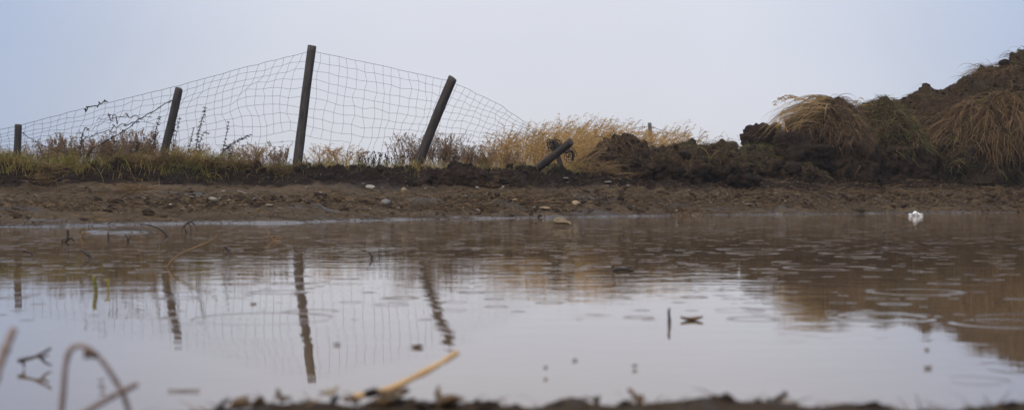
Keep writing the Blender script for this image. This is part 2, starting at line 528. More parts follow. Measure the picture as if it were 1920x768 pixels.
RINGS = [ring_at(1655, 594, 88, .00022), ring_at(1828, 713, 58, .00010), ring_at(1000, 590, 110, .00006), ring_at(1110, 592, 34, .00006),
         ring_at(1440, 573, 75, .00010), ring_at(410, 655, 55, .00006), ring_at(1885, 605, 90, .00018), ring_at(1830, 545, 70, .00015),
         ring_at(1480, 640, 30, .00004), ring_at(690, 640, 30, .00004), ring_at(1930, 690, 90, .00006)]
wx = np.linspace(-38, 38, 20); wy = np.linspace(1.0, 20.5, 14)
Xw, Yw = np.meshgrid(wx, wy)
i = (np.arange(13)[:, None] * 20 + np.arange(19)[None]).ravel()
w = mk('water', np.stack([Xw.ravel(), Yw.ravel(), 0 * Xw.ravel()], -1), [np.stack([i, i + 1, i + 21, i + 20], -1)], water_mat())
tag(w, None, None, None, 'structure')


# ------------------------------------------------------------------ fence
POSTS = [  # top px, bottom px, distance, width px, cut angle
    ((33, 234), (29, 308), 15.0, 14, .02, M_post),
    ((336, 167), (304, 292), 16.0, 15.5, .25, M_post),
    ((587, 86), (555, 312), 17.0, 17, .06, M_post),
    ((850, 147), (780, 318), 17.4, 18, .35, M_post_dark),
]


def post_bag(p0, p1, r, seed, tilt=0.0, rough=.05, sides=20, n=26, round_top=.5):
    """p0 base, p1 top; an irregular round pole with a worn top"""
    d = p1 - p0; L = np.linalg.norm(d); d /= L
    t = np.linspace(0, 1, n)
    u = np.cross(d, [0, 1, 0]); u /= np.linalg.norm(u); v = np.cross(d, u)
    a = np.arange(sides) / sides * 2 * PI
    bend = .012 * np.sin(t * 2.6 + seed)
    rr = r * (1.05 - .1 * t)
    V = []
    for k, tk in enumerate(t):
        ring = np.stack([np.cos(a), np.sin(a), np.full(sides, tk * L * 1.0)], -1)
        nn = fbm(ring * np.array([1.2, 1.2, 3]) + seed * 9.1, 3, seed)
        R = rr[k] * (1 + rough * nn)
        along_ = tk * L - tilt * r * np.cos(a - 2.2) * (tk > .97)
        V.append(p0 + u * (bend[k] + R * np.cos(a))[:, None] + v * (R * np.sin(a))[:, None] + d * along_[:, None])
    top = V[-1]; c = top.mean(0)
    V.append(c + (top - c) * .86 + d * r * .10 * round_top * 2)
    V.append(c + (top - c) * .45 + d * r * .16 * round_top * 2 + d * (rng.normal(0, .002, sides))[:, None])
    m = len(V)
    V = np.concatenate(V + [(c + d * r * .17 * round_top * 2)[None]])
    i = np.arange(m - 1)[:, None] * sides; j = np.arange(sides)[None]; k2 = (j + 1) % sides
    Q = np.stack([i + j, i + k2, i + sides + k2, i + sides + j], -1).reshape(-1, 4)
    T = np.array([[m * sides, (m - 1) * sides + j, (m - 1) * sides + (j + 1) % sides] for j in range(sides)])
    return V, Q, T


fence = empty('wire_fence', (-2.5, 17, .5), 'sagging wire netting fence strung on four leaning wooden posts along the bank', 'fence')


def place_post(name, top, bot, Yd, wpx, tilt, mat, seed, parent=None, sink=.25, dYtop=0.0, **kw):
    p0 = P(bot[0], bot[1], Yd); p1 = P(top[0], top[1], Yd + dYtop)
    d = (p1 - p0) / np.linalg.norm(p1 - p0)
    p0 = p0 - d * sink
    r = wpx / 2 / F * Yd
    V, Q, T = post_bag(p0, p1, r, seed, tilt, **kw)
    # own axes along the pole, so that the grain follows it
    zax = Vector(d); q = zax.to_track_quat('Z', 'Y')
    Mx = np.array(q.to_matrix())
    o = mk(name, (V - p0) @ Mx, [Q, T], mat)
    o.rotation_mode = 'QUATERNION'; o.rotation_quaternion = q; o.location = tuple(p0)
    if parent:
        o.parent = parent
        o.location = tuple(p0 - np.array(parent.location))
    return o


plab = ['short upright grey post at the left end', 'leaning grey post with rounded worn top', 'tallest post of the fence, nearly upright', 'dark post leaning far to the right']
for k, (t_, b_, Yd, wp, ti, m) in enumerate(POSTS):
    o = place_post('fence_post', t_, b_, Yd, wp, ti, m, k + 3, fence, round_top=(.5, .9, .15, .3)[k])
    o['label'] = plab[k]

# netting: top and bottom edge at stations along the fence
ST = [(-90, 262, -85, 322, 14.7), (33, 236, 24, 310, 15.0 - .05), (160, 203, 152, 304, 15.4), (338, 160, 318, 290, 16.06), (450, 129, 440, 284, 16.4),
      (584, 96, 560, 266, 17.06), (700, 120, 688, 276, 17.2), (846, 153, 800, 292, 17.47), (930, 193, 893, 299, 17.6), (1000, 240, 985, 302, 17.7), (1040, 270, 1030, 303, 17.7)]
NV = [7, 8, 10, 7, 8, 7, 9, 7, 7, 5]
TOPS, BOTS, SEG = [], [], []
for k in range(len(ST) - 1):
    a, b = ST[k], ST[k + 1]
    for j in range(NV[k]):
        f = j / NV[k]
        TOPS.append([a[0] + (b[0] - a[0]) * f, a[1] + (b[1] - a[1]) * f, a[4] + (b[4] - a[4]) * f])
        BOTS.append([a[2] + (b[2] - a[2]) * f, a[3] + (b[3] - a[3]) * f]); SEG.append(k)
TOPS.append([ST[-1][0], ST[-1][1], ST[-1][4]]); BOTS.append([ST[-1][2], ST[-1][3]]); SEG.append(9)
TOPS = np.array(TOPS); BOTS = np.array(BOTS); SEG = np.array(SEG)
NR = 10
nc = len(TOPS)
r_ = np.linspace(0, 1, NR + 1)
gridx = TOPS[:, None, 0] + (BOTS[:, None, 0] - TOPS[:, None, 0]) * r_[None]
gridy = TOPS[:, None, 1] + (BOTS[:, None, 1] - TOPS[:, None, 1]) * r_[None]
cc = np.arange(nc)
npt = np.stack([np.repeat(cc, NR + 1) * .23, np.tile(r_, nc) * 2.2, np.zeros(nc * (NR + 1))], -1)
wx_ = fbm(npt, 2, 3).reshape(nc, NR + 1); wy_ = fbm(npt + 40, 2, 4).reshape(nc, NR + 1)
body = np.sin(r_ * PI)[None] ** .6
tang = np.exp(-((TOPS[:, 0] - 235) / 75) ** 2)[:, None]      # the torn, tangled stretch
gridx += body * (8 * wx_) + rng.normal(0, 1.3, gridx.shape)
gridy += (r_[None] ** .7) * (7 * wy_) + rng.normal(0, .9, gridy.shape) * (r_[None] > 0)
gridx += tang * r_[None] * rng.normal(0, 7, gridx.shape)
gridy += tang * r_[None] * (rng.normal(0, 5, gridy.shape) + 22 * np.sin(r_ * PI)[None])
# rows bow upwards between the second and third post, sag between third and fourth
sp = lambda a, b: np.clip((TOPS[:, 0] - a) / (b - a), 0, 1)
for a, b, amt in ((338, 584, -14), (584, 846, 7), (846, 1040, -10)):
    s = sp(a, b); inside = (TOPS[:, 0] > a) & (TOPS[:, 0] < b)
    gridy += (np.sin(s * PI) * inside * amt)[:, None] * np.sin(r_ * PI * .75)[None]
s = sp(338, 584); gridx += ((TOPS[:, 0] > 338) & (TOPS[:, 0] < 584))[:, None] * (-10 * np.sin(r_ * PI))[None]
s = sp(584, 846); gridx += ((TOPS[:, 0] > 584) & (TOPS[:, 0] < 846))[:, None] * (6 * np.sin(r_ * PI))[None]
dep = TOPS[:, 2][:, None] + .05 * fbm(npt + 90, 2, 8).reshape(nc, NR + 1) - .06
G = np.stack([(gridx - 960) / F * dep, dep, CAM - (gridy - HOR) / F * dep], -1)
net = Bag()
RW = .0017
fo = np.array(fence.location)
for r in range(NR + 1):
    runs = [(0, nc)]
    if r >= NR - 1: runs = [(0, 24), (30, 41), (42, 60)] if r == NR else [(0, 46), (49, nc)]
    for a, b in runs:
        if b - a < 2: continue
        net.add(*tube(smooth_path(G[a:b, r], (b - a) * 3), RW * (1.35 if r == 0 else 1), 5, False)[:2])
for c in range(nc):
    last = NR
    if rng.random() < .2 or (36 < c < 44 and rng.random() < .6): last = NR - rng.integers(1, 3)
    if 18 < c < 25 and rng.random() < .5: last = rng.integers(4, 9)
    net.add(*tube(smooth_path(G[c, :last + 1], (last + 1) * 2), RW * .9, 5, False)[:2])
net.build('wire_netting', M_wire, fence, origin=fo)


def wire(pts, Yd, r=.004, barbs=0, n=40, wav=.012, mat=M_rust, name='barbed_wire', parent=fence):
    Yd = np.broadcast_to(np.asarray(Yd, float), (len(pts),))
    path = smooth_path([P(p[0], p[1], y) for p, y in zip(pts, Yd)], n)
    path = path + wav * np.stack([vnoise(np.stack([np.arange(n) * .45, np.full(n, s), np.full(n, 3.)], -1), 7 + s) for s in (1, 2, 3)], -1)
    b = Bag(); b.add(*tube(path, r, 5))
    for i in np.linspace(2, n - 3, barbs).astype(int) if barbs else []:
        for s in range(2):
            d = rng.normal(0, 1, 3); d /= np.linalg.norm(d)
            b.add(*tube(np.stack([path[i] - d * .02, path[i] + d * .02]), r * .8, 4))
    return b.build(name, mat, parent, origin=np.array(parent.location) if parent else None)


wire([(168, 283), (210, 258), (250, 232), (285, 209), (326, 187)], [15.5, 15.6, 15.7, 15.8, 15.95], .005, 9)
wire([(39, 247), (70, 266), (101, 281), (145, 289), (185, 286)], 15.2, .0035, 6)
wire([(162, 203), (163, 209), (164, 202), (182, 196), (199, 189)], 15.4, .006, 4, 30, .02)
wire([(160, 262), (195, 244), (232, 233), (262, 230)], 15.4, .0045, 5, 40, .03)
wire([(176, 243), (200, 225), (235, 215), (262, 222), (290, 236)], 15.5, .0025, 0, 40, .03)
wire([(185, 226), (215, 217), (250, 217), (285, 222)], 15.5, .0025, 3, 40, .04)
wire([(190, 270), (225, 249), (250, 244), (275, 256), (290, 270)], 15.5, .0025, 0, 40, .02)
wire([(205, 212), (211, 226), (214, 214), (218, 232)], 15.4, .005, 2, 20, .02)

# broken off post at the end of the fence, with its stub and a snarl of wire
o = place_post('broken_fence_post', (1070, 264), (1004, 318), 17.3, 15, .1, M_post_dark, 9, None, .12, -.25, round_top=.2)
tag(o, 'broken dark fence post leaning almost flat beside the straw covered earth heap', 'fence post')
o = place_post('wooden_stake', (1040, 264), (1056, 322), 17.55, 9, .2, M_post_dark, 12, None, .1, 0, rough=.16)
tag(o, 'thin dark stub of a stake standing crosswise behind the broken fence post', 'stake')
sn = Bag()
for k in range(13):
    c0 = P(1040 + rng.normal(0, 5), 272 + rng.normal(0, 5), 17.25 + rng.normal(0, .03)); pts = []
    for a in np.linspace(0, rng.uniform(3, 8), 9):
        pts.append(c0 + np.array([.055 * math.cos(a + k), .03 * math.sin(a * 1.3), .05 * math.sin(a + k)]) * rng.uniform(.5, 1.2))
    sn.add(*tube(smooth_path(pts, 24), .0045, 5))
for k in range(8):
    c0 = P(1069 + rng.normal(0, 3), 291 + rng.normal(0, 3), 17.25 + rng.normal(0, .03)); pts = []
    for a in np.linspace(0, rng.uniform(3, 6.5), 9):
        pts.append(c0 + np.array([.05 * math.cos(a + k), .03 * math.sin(a * 1.3), .055 * math.sin(a + k)]) * rng.uniform(.7, 1.15))
    sn.add(*tube(smooth_path(pts, 24), .004, 5))
sn.add(*tube(smooth_path([P(1040, 258, 17.2), P(1046, 276, 17.12), P(1060, 286, 17.1), P(1072, 283, 17.15), P(1074, 300, 17.2)], 30), .009, 6))
o = sn.build('wire_tangle', M_rust)
tag(o, 'dark snarl of rusty wire wound round the broken fence post', 'wire')

# the lone post far behind the earth heap
fp = empty('fence_post', P(1220, 275, 24.5), 'small weathered grey fence post standing alone in golden grass behind the earth heap', 'fence post')
po = place_post('post', (1216.5, 231), (1222, 300), 24.5, 7.5, .15, M_post_grey, 21, fp, .1, round_top=.8)
wire([(1100, 262), (1150, 250), (1190, 240), (1214, 238)], 24.4, .004, 7, parent=fp, wav=.006)
wire([(1220, 237), (1255, 249), (1300, 262), (1340, 274)], 24.4, .004, 9, parent=fp, wav=.006)


# ------------------------------------------------------------------ earth heaps
def mound(name, label, outline, Yd, T, seed, amp=.10, freq=2.2, base=.42, du=.024, mat=None, p=.85, lean=0.0, turf_f=None, cat='earth heap', dYs=None, group=None, clods=1.0):
    """a heap with the given skyline (photo pixels) at distance Yd and half thickness T"""
    ol = np.array(outline, float)
    xs = (ol[:, 0] - 960) / F * Yd; zs = CAM - (ol[:, 1] - HOR) / F * Yd
    nu = max(20, int((xs[-1] - xs[0]) / du)); hmax = (zs.max() - base)
    nv = max(24, int((2 * T + 1.6 * hmax) / du))
    u = np.linspace(xs[0], xs[-1], nu); top = np.interp(u, xs, zs)
    ker = np.ones(5) / 5
    top = np.convolve(np.pad(top, 2, 'edge'), ker, 'valid')
    v = np.linspace(0, PI, nv)
    U, Vv = np.meshgrid(u, v); TT = np.broadcast_to(top, U.shape)
    hgt = np.clip(TT - base, .0, None)
    endk = np.clip(hgt / (hmax * .5), 0, 1) ** .5
    z_ = base - .06 + (hgt + .06) * np.sin(Vv) ** p
    y_ = Yd - (T * endk) * np.cos(Vv) + lean * (z_ - base)
    if dYs is not None:
        y_ = y_ + dYs(U)
    Pp = np.stack([U.ravel(), y_.ravel(), z_.ravel()], -1)
    g3 = Pp.reshape(nv, nu, 3)
    nrm = np.cross(np.gradient(g3, axis=1), np.gradient(g3, axis=0)).reshape(-1, 3)
    nrm /= np.linalg.norm(nrm, axis=1)[:, None] + 1e-9
    if nrm[len(nrm) // 2, 2] < 0: nrm = -nrm
    n = .7 * fbm(Pp * freq, 4, seed, .55) + .45 * fbm(Pp * freq * 1.7 + 31, 4, seed + 9, .55, ridged=True) - .3
    fine = fbm(Pp * 14, 3, seed + 20)
    Pp = Pp + nrm * (amp * 1.3 * n + .020 * fine)[:, None]
    tf = turf_f(Pp, nrm, n) if turf_f else np.clip(sst(.0, .6, nrm[:, 2] + .25 * n), 0, 1)
    i = (np.arange(nv - 1)[:, None] * nu + np.arange(nu - 1)[None]).ravel()
    Qm = np.stack([i, i + 1, i + nu + 1, i + nu], -1)
    org = np.array([u.mean(), Yd, base])
    o = mk(name, Pp - org, [Qm], mat or M_soil, None, {'turf': tf})
    o.location = tuple(org)
    tag(o, label, cat, group)
    area = (xs[-1] - xs[0]) * (hmax + T)
    nc_ = int(420 * area)
    wgt = (nrm[:, 1] < .4) * (1.1 - tf); ii = rng.choice(len(Pp), nc_, p=wgt / wgt.sum())
    cr = clod_cloud(Pp[ii] - nrm[ii] * .004, np.clip(clods * rng.lognormal(-4.0, .65, nc_), .006, .11), sink=0.0, amp=.45)
    tag(cr.build('soil_crumbs', M_clod, o, smooth=False, origin=org), None, None, None, 'stuff')
    return o, Pp, nrm, tf


def pick(Pp, nrm, tf, N, cond):
    wgt = cond(Pp, nrm, tf).clip(0)
    wgt = wgt / wgt.sum()
    i = rng.choice(len(Pp), N, p=wgt)
    return Pp[i] + rng.normal(0, .012, (N, 3)), nrm[i]


def drape(parent, name, mat, Pp, nrm, tf, N, cond, L, w, th1=2.7, spread=.5, K=5, hug=.85, th0=None):
    """dead grass lying over a heap: it leaves along the surface normal and hangs down"""
    r, n = pick(Pp, nrm, tf, N, cond)
    az = np.arctan2(n[:, 1], n[:, 0]) + rng.normal(0, spread, N)
    t0 = np.arccos(np.clip(n[:, 2], -1, 1)) if th0 is None else th0
    t0 = np.clip(t0 + hug + rng.normal(.0, .3, N), 0, 2.3)
    t1 = np.maximum(t0 + .3, th1 + rng.normal(0, .3, N))
    b = Bag()
    add_blades(b, r - n * .01, az, L * rng.uniform(.3, 1.35, N), t0, t1, w * rng.uniform(.6, 1.3, N), K=K, curl=.8, wob=.38)
    return b.build(name, mat, parent, origin=np.array(parent.location))


front = lambda P_, n, tf: (n[:, 1] < .35) * 1.0
upper = lambda P_, n, tf: np.clip(n[:, 2] + .1, 0, 1) * (n[:, 1] < .6)


def zx(Yd): return lambda px: (px - 960) / F * Yd


# middle heap
o1, P1, N1, t1 = mound('earth_heap', 'low dark earth heap with straw spilling off its left end, beside the broken post',
    [(1072, 335), (1088, 322), (1104, 302), (1128, 270), (1148, 254), (1182, 252), (1212, 266), (1242, 275), (1292, 277), (1332, 279), (1358, 270), (1380, 278), (1396, 298), (1408, 335)], 18.3, .55, 3, amp=.085, freq=2.6, base=.40, p=.7)
xw = zx(18.3)
drape(o1, 'dead_grass', M_straw, P1, N1, t1, 900, lambda p, n, t: (p[:, 0] < xw(1165)) * (n[:, 1] < .3) * np.exp(-((p[:, 0] - xw(1110)) / .35) ** 2), .34, .006, 2.3, 1.0)
drape(o1, 'hanging_roots', M_hang, P1, N1, t1, 420, lambda p, n, t: (p[:, 0] > xw(1140)) * front(p, n, t) * sst(.5, 1.0, p[:, 2]), .28, .006, 2.8, .8)
drape(o1, 'green_grass', M_green, P1, N1, t1, 1300, lambda p, n, t: (p[:, 0] > xw(1225)) * upper(p, n, t) ** 2, .085, .006, 1.0, 1.2, 3)
# low ridge
o2, P2, N2, t2 = mound('earth_heap', 'low dark ridge topped with short bright green grass, right of the straw heap',
    [(1350, 338), (1372, 306), (1392, 283), (1420, 279), (1450, 279), (1480, 284), (1505, 300), (1540, 338)], 19.3, .6, 5, amp=.07, freq=2.8, base=.42, p=.7)
drape(o2, 'green_grass', M_green, P2, N2, t2, 4200, lambda p, n, t: upper(p, n, t) ** 3, .085, .006, .9, 1.2, 3)
drape(o2, 'hanging_roots', M_hang, P2, N2, t2, 300, front, .25, .006, 2.8, .7)
# boulder-like clod on it
V, T = lump(ico(5), 4, .38, 1.5, .8, 6)
cc_ = P(1428, 259, 20.2); V = V * np.array([.265, .24, .29]) 
tz = np.full(len(V), .12)
o = mk('soil_clod', V, [T], M_clod, None, {'turf': tz}); o.location = tuple(cc_ - np.array([0, 0, .03]))
tag(o, 'big dark clod of soil standing against the sky on the green topped ridge', 'clod')
# round heap with arching reeds
o4, P4, N4, t4 = mound('earth_heap', 'round tussock heap thatched with brown dead grass under the arching reed plumes',
    [(1446, 335), (1462, 300), (1474, 266), (1486, 234), (1506, 210), (1535, 195), (1572, 195), (1592, 205), (1612, 240), (1640, 335)], 19.9, .75, 7, amp=.10, freq=2.4, base=.42, p=.75, clods=.6)
xw4 = zx(19.9)
drape(o4, 'dead_grass', M_hang, P4, N4, t4, 2200, lambda p, n, t: front(p, n, t) * sst(.9, 1.15, p[:, 2]) * (.15 + sst(-.3, .3, fbm(p * 3, 2, 66))), .28, .006, 2.7, .6)
r4, n4 = pick(P4, N4, t4, 240, lambda p, n, t: front(p, n, t) * (p[:, 0] > xw4(1500)) * (p[:, 0] < xw4(1560)) * sst(1.1, 1.3, p[:, 2]))
b = Bag(); add_blades(b, r4, PI + rng.normal(.25, .3, 240), rng.uniform(.3, .8, 240), rng.uniform(1.0, 1.5, 240), rng.uniform(2.3, 2.8, 240), .009, K=7, curl=.9, wob=.06)
b.build('straw', M_goldpale, o4, origin=np.array(o4.location))
drape(o4, 'hanging_roots', M_hang, P4, N4, t4, 260, front, .25, .006, 2.8, .7)
V, T = lump(ico(5), 8, .36, 1.9, .85, 6)
o = mk('soil_clod', V * np.array([.35, .28, .28]), [T], M_clod, None, {'turf': np.full(len(V), .1)}); o.location = tuple(P(1496, 288, 19.1))
tag(o, 'dark bare clod of soil bulging in front of the round thatched heap', 'clod')
# grassy heap
o5, P5, N5, t5 = mound('earth_heap', 'grassy heap with fresh green blades between the thatched heap and the large mound',
    [(1560, 335), (1578, 260), (1594, 225), (1622, 206), (1650, 198), (1676, 200), (1694, 216), (1712, 250), (1750, 335)], 20.4, .85, 11, amp=.10, freq=2.4, base=.42, p=.8, clods=.6)
xw5 = zx(20.4)
drape(o5, 'green_grass', M_green, P5, N5, t5, 3600, lambda p, n, t: front(p, n, t) * sst(.75, 1.15, p[:, 2] + .25 * n[:, 2]), .17, .007, 2.0, .9, 4)
drape(o5, 'dead_grass', M_hang, P5, N5, t5, 1700, lambda p, n, t: front(p, n, t) * sst(.7, 1.0, p[:, 2]) * (.1 + sst(-.2, .3, fbm(p * 2.5, 2, 67))), .24, .006, 2.7, .6)
# the large mound running out of the picture
o6, P6, N6, t6 = mound('earth_mound', 'large dark earth mound rising out of the right edge of the picture',
    [(1590, 335), (1640, 290), (1664, 250), (1690, 208), (1722, 180), (1762, 168), (1800, 158), (1824, 142), (1842, 127), (1874, 122), (1896, 110), (1925, 102), (1990, 88), (2080, 85), (2180, 130), (2280, 220), (2360, 335)], 21.6, 1.7, 13, amp=.17, freq=1.6, clods=.85, base=.44, du=.03, p=.8)
xw6 = zx(21.6)
clump = lambda p, s=1.4, sd=77, lo=-.1, hi=.35: sst(lo, hi, fbm(p * s, 2, sd))
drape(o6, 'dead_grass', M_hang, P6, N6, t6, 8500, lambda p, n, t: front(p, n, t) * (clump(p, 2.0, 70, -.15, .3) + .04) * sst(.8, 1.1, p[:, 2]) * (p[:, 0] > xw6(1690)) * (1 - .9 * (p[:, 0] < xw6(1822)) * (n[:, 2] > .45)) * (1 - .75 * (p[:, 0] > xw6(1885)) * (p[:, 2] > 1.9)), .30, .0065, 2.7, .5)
drape(o6, 'green_grass', M_green, P6, N6, t6, 2600, lambda p, n, t: front(p, n, t) * clump(p, 1.9, 71, .15, .5) * (p[:, 2] > .9) * (p[:, 0] > xw6(1700)), .20, .007, 1.6, .9, 4)
drape(o6, 'straw', M_straw, P6, N6, t6, 500, lambda p, n, t: np.exp(-((p[:, 0] - xw6(1850)) / .22) ** 2) * (p[:, 2] > 2.0) * upper(p, n, t), .36, .007, 2.5, .8)
drape(o6, 'hanging_roots', M_hang, P6, N6, t6, 1500, lambda p, n, t: front(p, n, t) * (p[:, 0] < xw6(1760)), .22, .006, 2.6, .8)
# overhanging straw lobe in front of it
o7, P7, N7, t7 = mound('grass_tussock', 'huge tussock of long brown dead grass hanging over the foot of the large mound',
    [(1668, 335), (1700, 306), (1728, 280), (1764, 250), (1800, 222), (1832, 200), (1880, 182), (1940, 176), (2020, 180), (2100, 220), (2180, 335)], 20.6, .75, 17, amp=.15, freq=1.7, clods=.6, base=.44, du=.028, p=.62, cat='tussock')
xw7 = zx(20.6)
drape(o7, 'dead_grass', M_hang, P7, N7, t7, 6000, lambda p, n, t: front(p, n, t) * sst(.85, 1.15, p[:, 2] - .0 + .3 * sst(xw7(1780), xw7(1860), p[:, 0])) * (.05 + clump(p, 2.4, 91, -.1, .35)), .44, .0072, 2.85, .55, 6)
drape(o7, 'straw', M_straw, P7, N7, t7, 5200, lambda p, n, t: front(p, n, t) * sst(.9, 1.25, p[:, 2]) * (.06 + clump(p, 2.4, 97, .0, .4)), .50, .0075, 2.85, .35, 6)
drape(o7, 'green_grass', M_green, P7, N7, t7, 900, lambda p, n, t: front(p, n, t) * (p[:, 2] < .85) * (p[:, 0] > xw7(1740)), .22, .007, 1.5, .8, 4)
# low dark soil heap in front of the leaning post
o8, P8, N8, t8 = mound('earth_heap', 'small dark heap of crumbled soil in front of the far leaning post',
    [(770, 345), (800, 332), (822, 322), (850, 312), (882, 308), (906, 316), (930, 328), (960, 345)], 16.5, .3, 23, amp=.06, freq=4.5, base=.36, du=.016, p=.9, turf_f=lambda p, n, k: np.zeros(len(p)))

# arching reed plumes over the round heap
def arching_reed(px_pts, Yd, label, n_leaf=26, seed=0, lw=.03, mat=M_golden):
    base = P(*px_pts[0], Yd)
    o = empty('reed', base, label, 'reed', 'reeds arching from the thatched heap')
    path = smooth_path([P(a, b, Yd + .04 * k) for k, (a, b) in enumerate(px_pts)], 40)
    b = Bag(); b.add(*tube(path, np.linspace(.006, .0025, 40), 5), R=.5); b.build('stem', M_golden, o, origin=base)
    b2 = Bag()
    idx = rng.integers(22, 40, n_leaf)
    add_blades(b2, path[idx] + rng.normal(0, .008, (n_leaf, 3)), rng.uniform(0, 2 * PI, n_leaf), lw * rng.uniform(.7, 1.6, n_leaf), 1.7, 2.9, .014, K=3, tip=.3)
    b2.build('seed_head', mat, o, origin=base)
    return o


arching_reed([(1545, 204), (1520, 191), (1500, 183), (1480, 179), (1462, 184), (1452, 196)], 19.5, 'reed arching furthest left above the thatched heap, plume drooping', 46, lw=.05)
arching_reed([(1550, 206), (1528, 195), (1508, 187), (1492, 184), (1478, 183), (1470, 190)], 19.55, 'reed arching just under the longest plume above the thatched heap', 30, lw=.045)
arching_reed([(1478, 250), (1472, 238), (1466, 232), (1460, 234), (1458, 244)], 19.3, 'short reed with pale seeds drooping on the left flank of the thatched heap', 26, lw=.04)
arching_reed([(1470, 252), (1470, 236), (1469, 222), (1468, 212), (1467, 206)], 19.4, 'short upright reed with pale seeds at the left flank of the thatched heap', 16, lw=.04)
arching_reed([(1580, 199), (1592, 197), (1600, 193), (1608, 188), (1613, 182)], 19.9, 'thin reed pointing right from the top of the thatched heap', 12, lw=.045)
arching_reed([(1582, 201), (1600, 199), (1612, 198), (1622, 197), (1632, 196)], 19.95, 'thin reed lying level between the thatched and the grassy heap', 10, lw=.04)


# ------------------------------------------------------------------ grasses and weeds
def ground_roots(x, y): return np.stack([x, y, gz(x, y) - .01], -1)


# turf along the crest
N = 21000
x = rng.uniform(-6.2, 1.0, N); dy = rng.normal(.05, .28, N)
dens = (x < -3.4) * .85 + (x >= -3.4) * (x < -2.2) * .55 + (x >= -2.2) * .32
dens = dens * (.35 + .9 * sst(-.5, .3, vnoise(np.stack([x * 1.7, dy * 0, dy * 0], -1), 15)))
keep = rng.random(N) < dens
x, dy = x[keep], dy[keep]
drop = np.where(x < -3.2, .48 * rng.random(len(x)) ** 1.4, .12 * rng.random(len(x)))
y = fence_y(x) + dy - drop
b = Bag()
cl_ = fbm(np.stack([x * 2.2, y * 2, 0 * x], -1), 2, 61)
hh = np.where(x < -3.2, .17, .115) * (1 + .5 * cl_)
rr = np.clip(.42 + .5 * cl_ + rng.normal(0, .22, len(x)), 0, 1)
add_blades(b, ground_roots(x, y), rng.uniform(0, 2 * PI, len(x)), hh * rng.uniform(.5, 1.5, len(x)), rng.uniform(0, .5, len(x)), rng.uniform(.6, 2.2, len(x)), .0055, K=4, R=rr)
tag(b.build('grass', M_turf), 'short tufted green and straw coloured grass along the top of the bank', 'grass', None, 'stuff')
# flattened grass hanging over the left bank
N = 3800
x = rng.uniform(-6.2, -2.2, N); keep = rng.random(N) < (.15 + .85 * sst(-.1, .5, vnoise(np.stack([x * 1.5, 0 * x, 0 * x], -1), 18))); x = x[keep]
y = fence_y(x) - .32 + rng.normal(0, .10, len(x))
b = Bag()
add_blades(b, ground_roots(x, y), -PI / 2 + rng.normal(0, .7, len(x)), rng.uniform(.12, .34, len(x)), rng.uniform(.5, 1.2, len(x)), rng.uniform(1.8, 2.5, len(x)), .006, K=5)
tag(b.build('flattened_grass', M_straw), 'flattened dead grass hanging over the dark bank on the left', 'grass', None, 'stuff')


def plume_grass(bag, roots, H_, lean=.25, azm=None, heads=14, w=.005, headlen=.07):
    n = len(roots)
    az = rng.uniform(0, 2 * PI, n) if azm is None else azm + rng.normal(0, .7, n)
    pos = add_blades(bag, roots, az, H_, rng.uniform(0, lean, n), rng.uniform(.5, 1.9, n), w, K=6, curl=3.0, tip=.5)
    t = rng.uniform(.66, 1, (n, heads))
    pt = along(pos, t).reshape(-1, 3)
    a2 = np.repeat(az, heads) + rng.normal(0, 1.0, n * heads)
    add_blades(bag, pt, a2, headlen * rng.uniform(.5, 1.3, n * heads), rng.uniform(.3, 1.2, n * heads), rng.uniform(1.5, 2.8, n * heads), .0065, K=2, tip=.6)
    m = 3                                                   # leaves
    pt = along(pos, rng.uniform(.05, .55, (n, m))).reshape(-1, 3)
    add_blades(bag, pt, rng.uniform(0, 2 * PI, n * m), rng.uniform(.15, .3, n * m), rng.uniform(.2, .7, n * m), rng.uniform(1.2, 2.6, n * m), .008, K=4)


# stand of golden grass behind the heap
N = 800
x = np.concatenate([xw(885) + (xw(1330) - xw(885)) * rng.random(N) ** .85, rng.normal(xw(1090), .45, 350)]); n = len(x)
y = rng.uniform(18.6, 23.5, n) + .2 * (x - .5)
px_ = x / y * F + 960
top_px = np.interp(px_, [885, 930, 960, 1000, 1060, 1120, 1170, 1200, 1230, 1270, 1300, 1345], [285, 262, 245, 240, 236, 238, 240, 248, 246, 244, 252, 256])
zt = CAM - (top_px - HOR) / F * y
zg = gz(x, y)
Hh = np.clip((zt - zg) * 1.12, .25, 1.5) * rng.uniform(.6, 1.16, n)
b = Bag(); plume_grass(b, np.stack([x, y, zg - .02], -1), Hh, .15, .3)
tag(b.build('golden_grass', M_golden), 'dense stand of tall golden grass with feathery heads behind the dark earth heap', 'grass', None, 'stuff')

# distant field of dead grass behind everything, thin
N = 5200
y = 23 + 45 * rng.random(N) ** 1.6; x = rng.uniform(-.42, .42, N) * y
b = Bag(); add_blades(b, ground_roots(x, y), rng.uniform(0, 2 * PI, N), rng.uniform(.12, .32, N), .2, 1.4, .012, K=3)
tag(b.build('field_grass', M_straw), 'low dead grass of the field beyond the fence', 'grass', None, 'stuff')


def tuft(px, py_base, py_top, Yd, nst, spread, label, group='golden grass tufts along the fence', mat=M_golden, heads=12, lean=.3):
    base = P(px, py_base, Yd); base[2] = gz(base[0], base[1])[0]
    ztop = CAM - (py_top - HOR) / F * Yd
    b = Bag()
    roots = base + np.stack([rng.normal(0, spread, nst), rng.normal(0, spread * .8, nst), np.zeros(nst) - .01], -1)
    plume_grass(b, roots, (ztop - base[2]) * 1.1 * rng.uniform(.65, 1.08, nst), lean, None, heads)
    o = b.build('grass_tuft', mat, origin=base); o.location = tuple(base)
    return tag(o, label, 'grass', group)


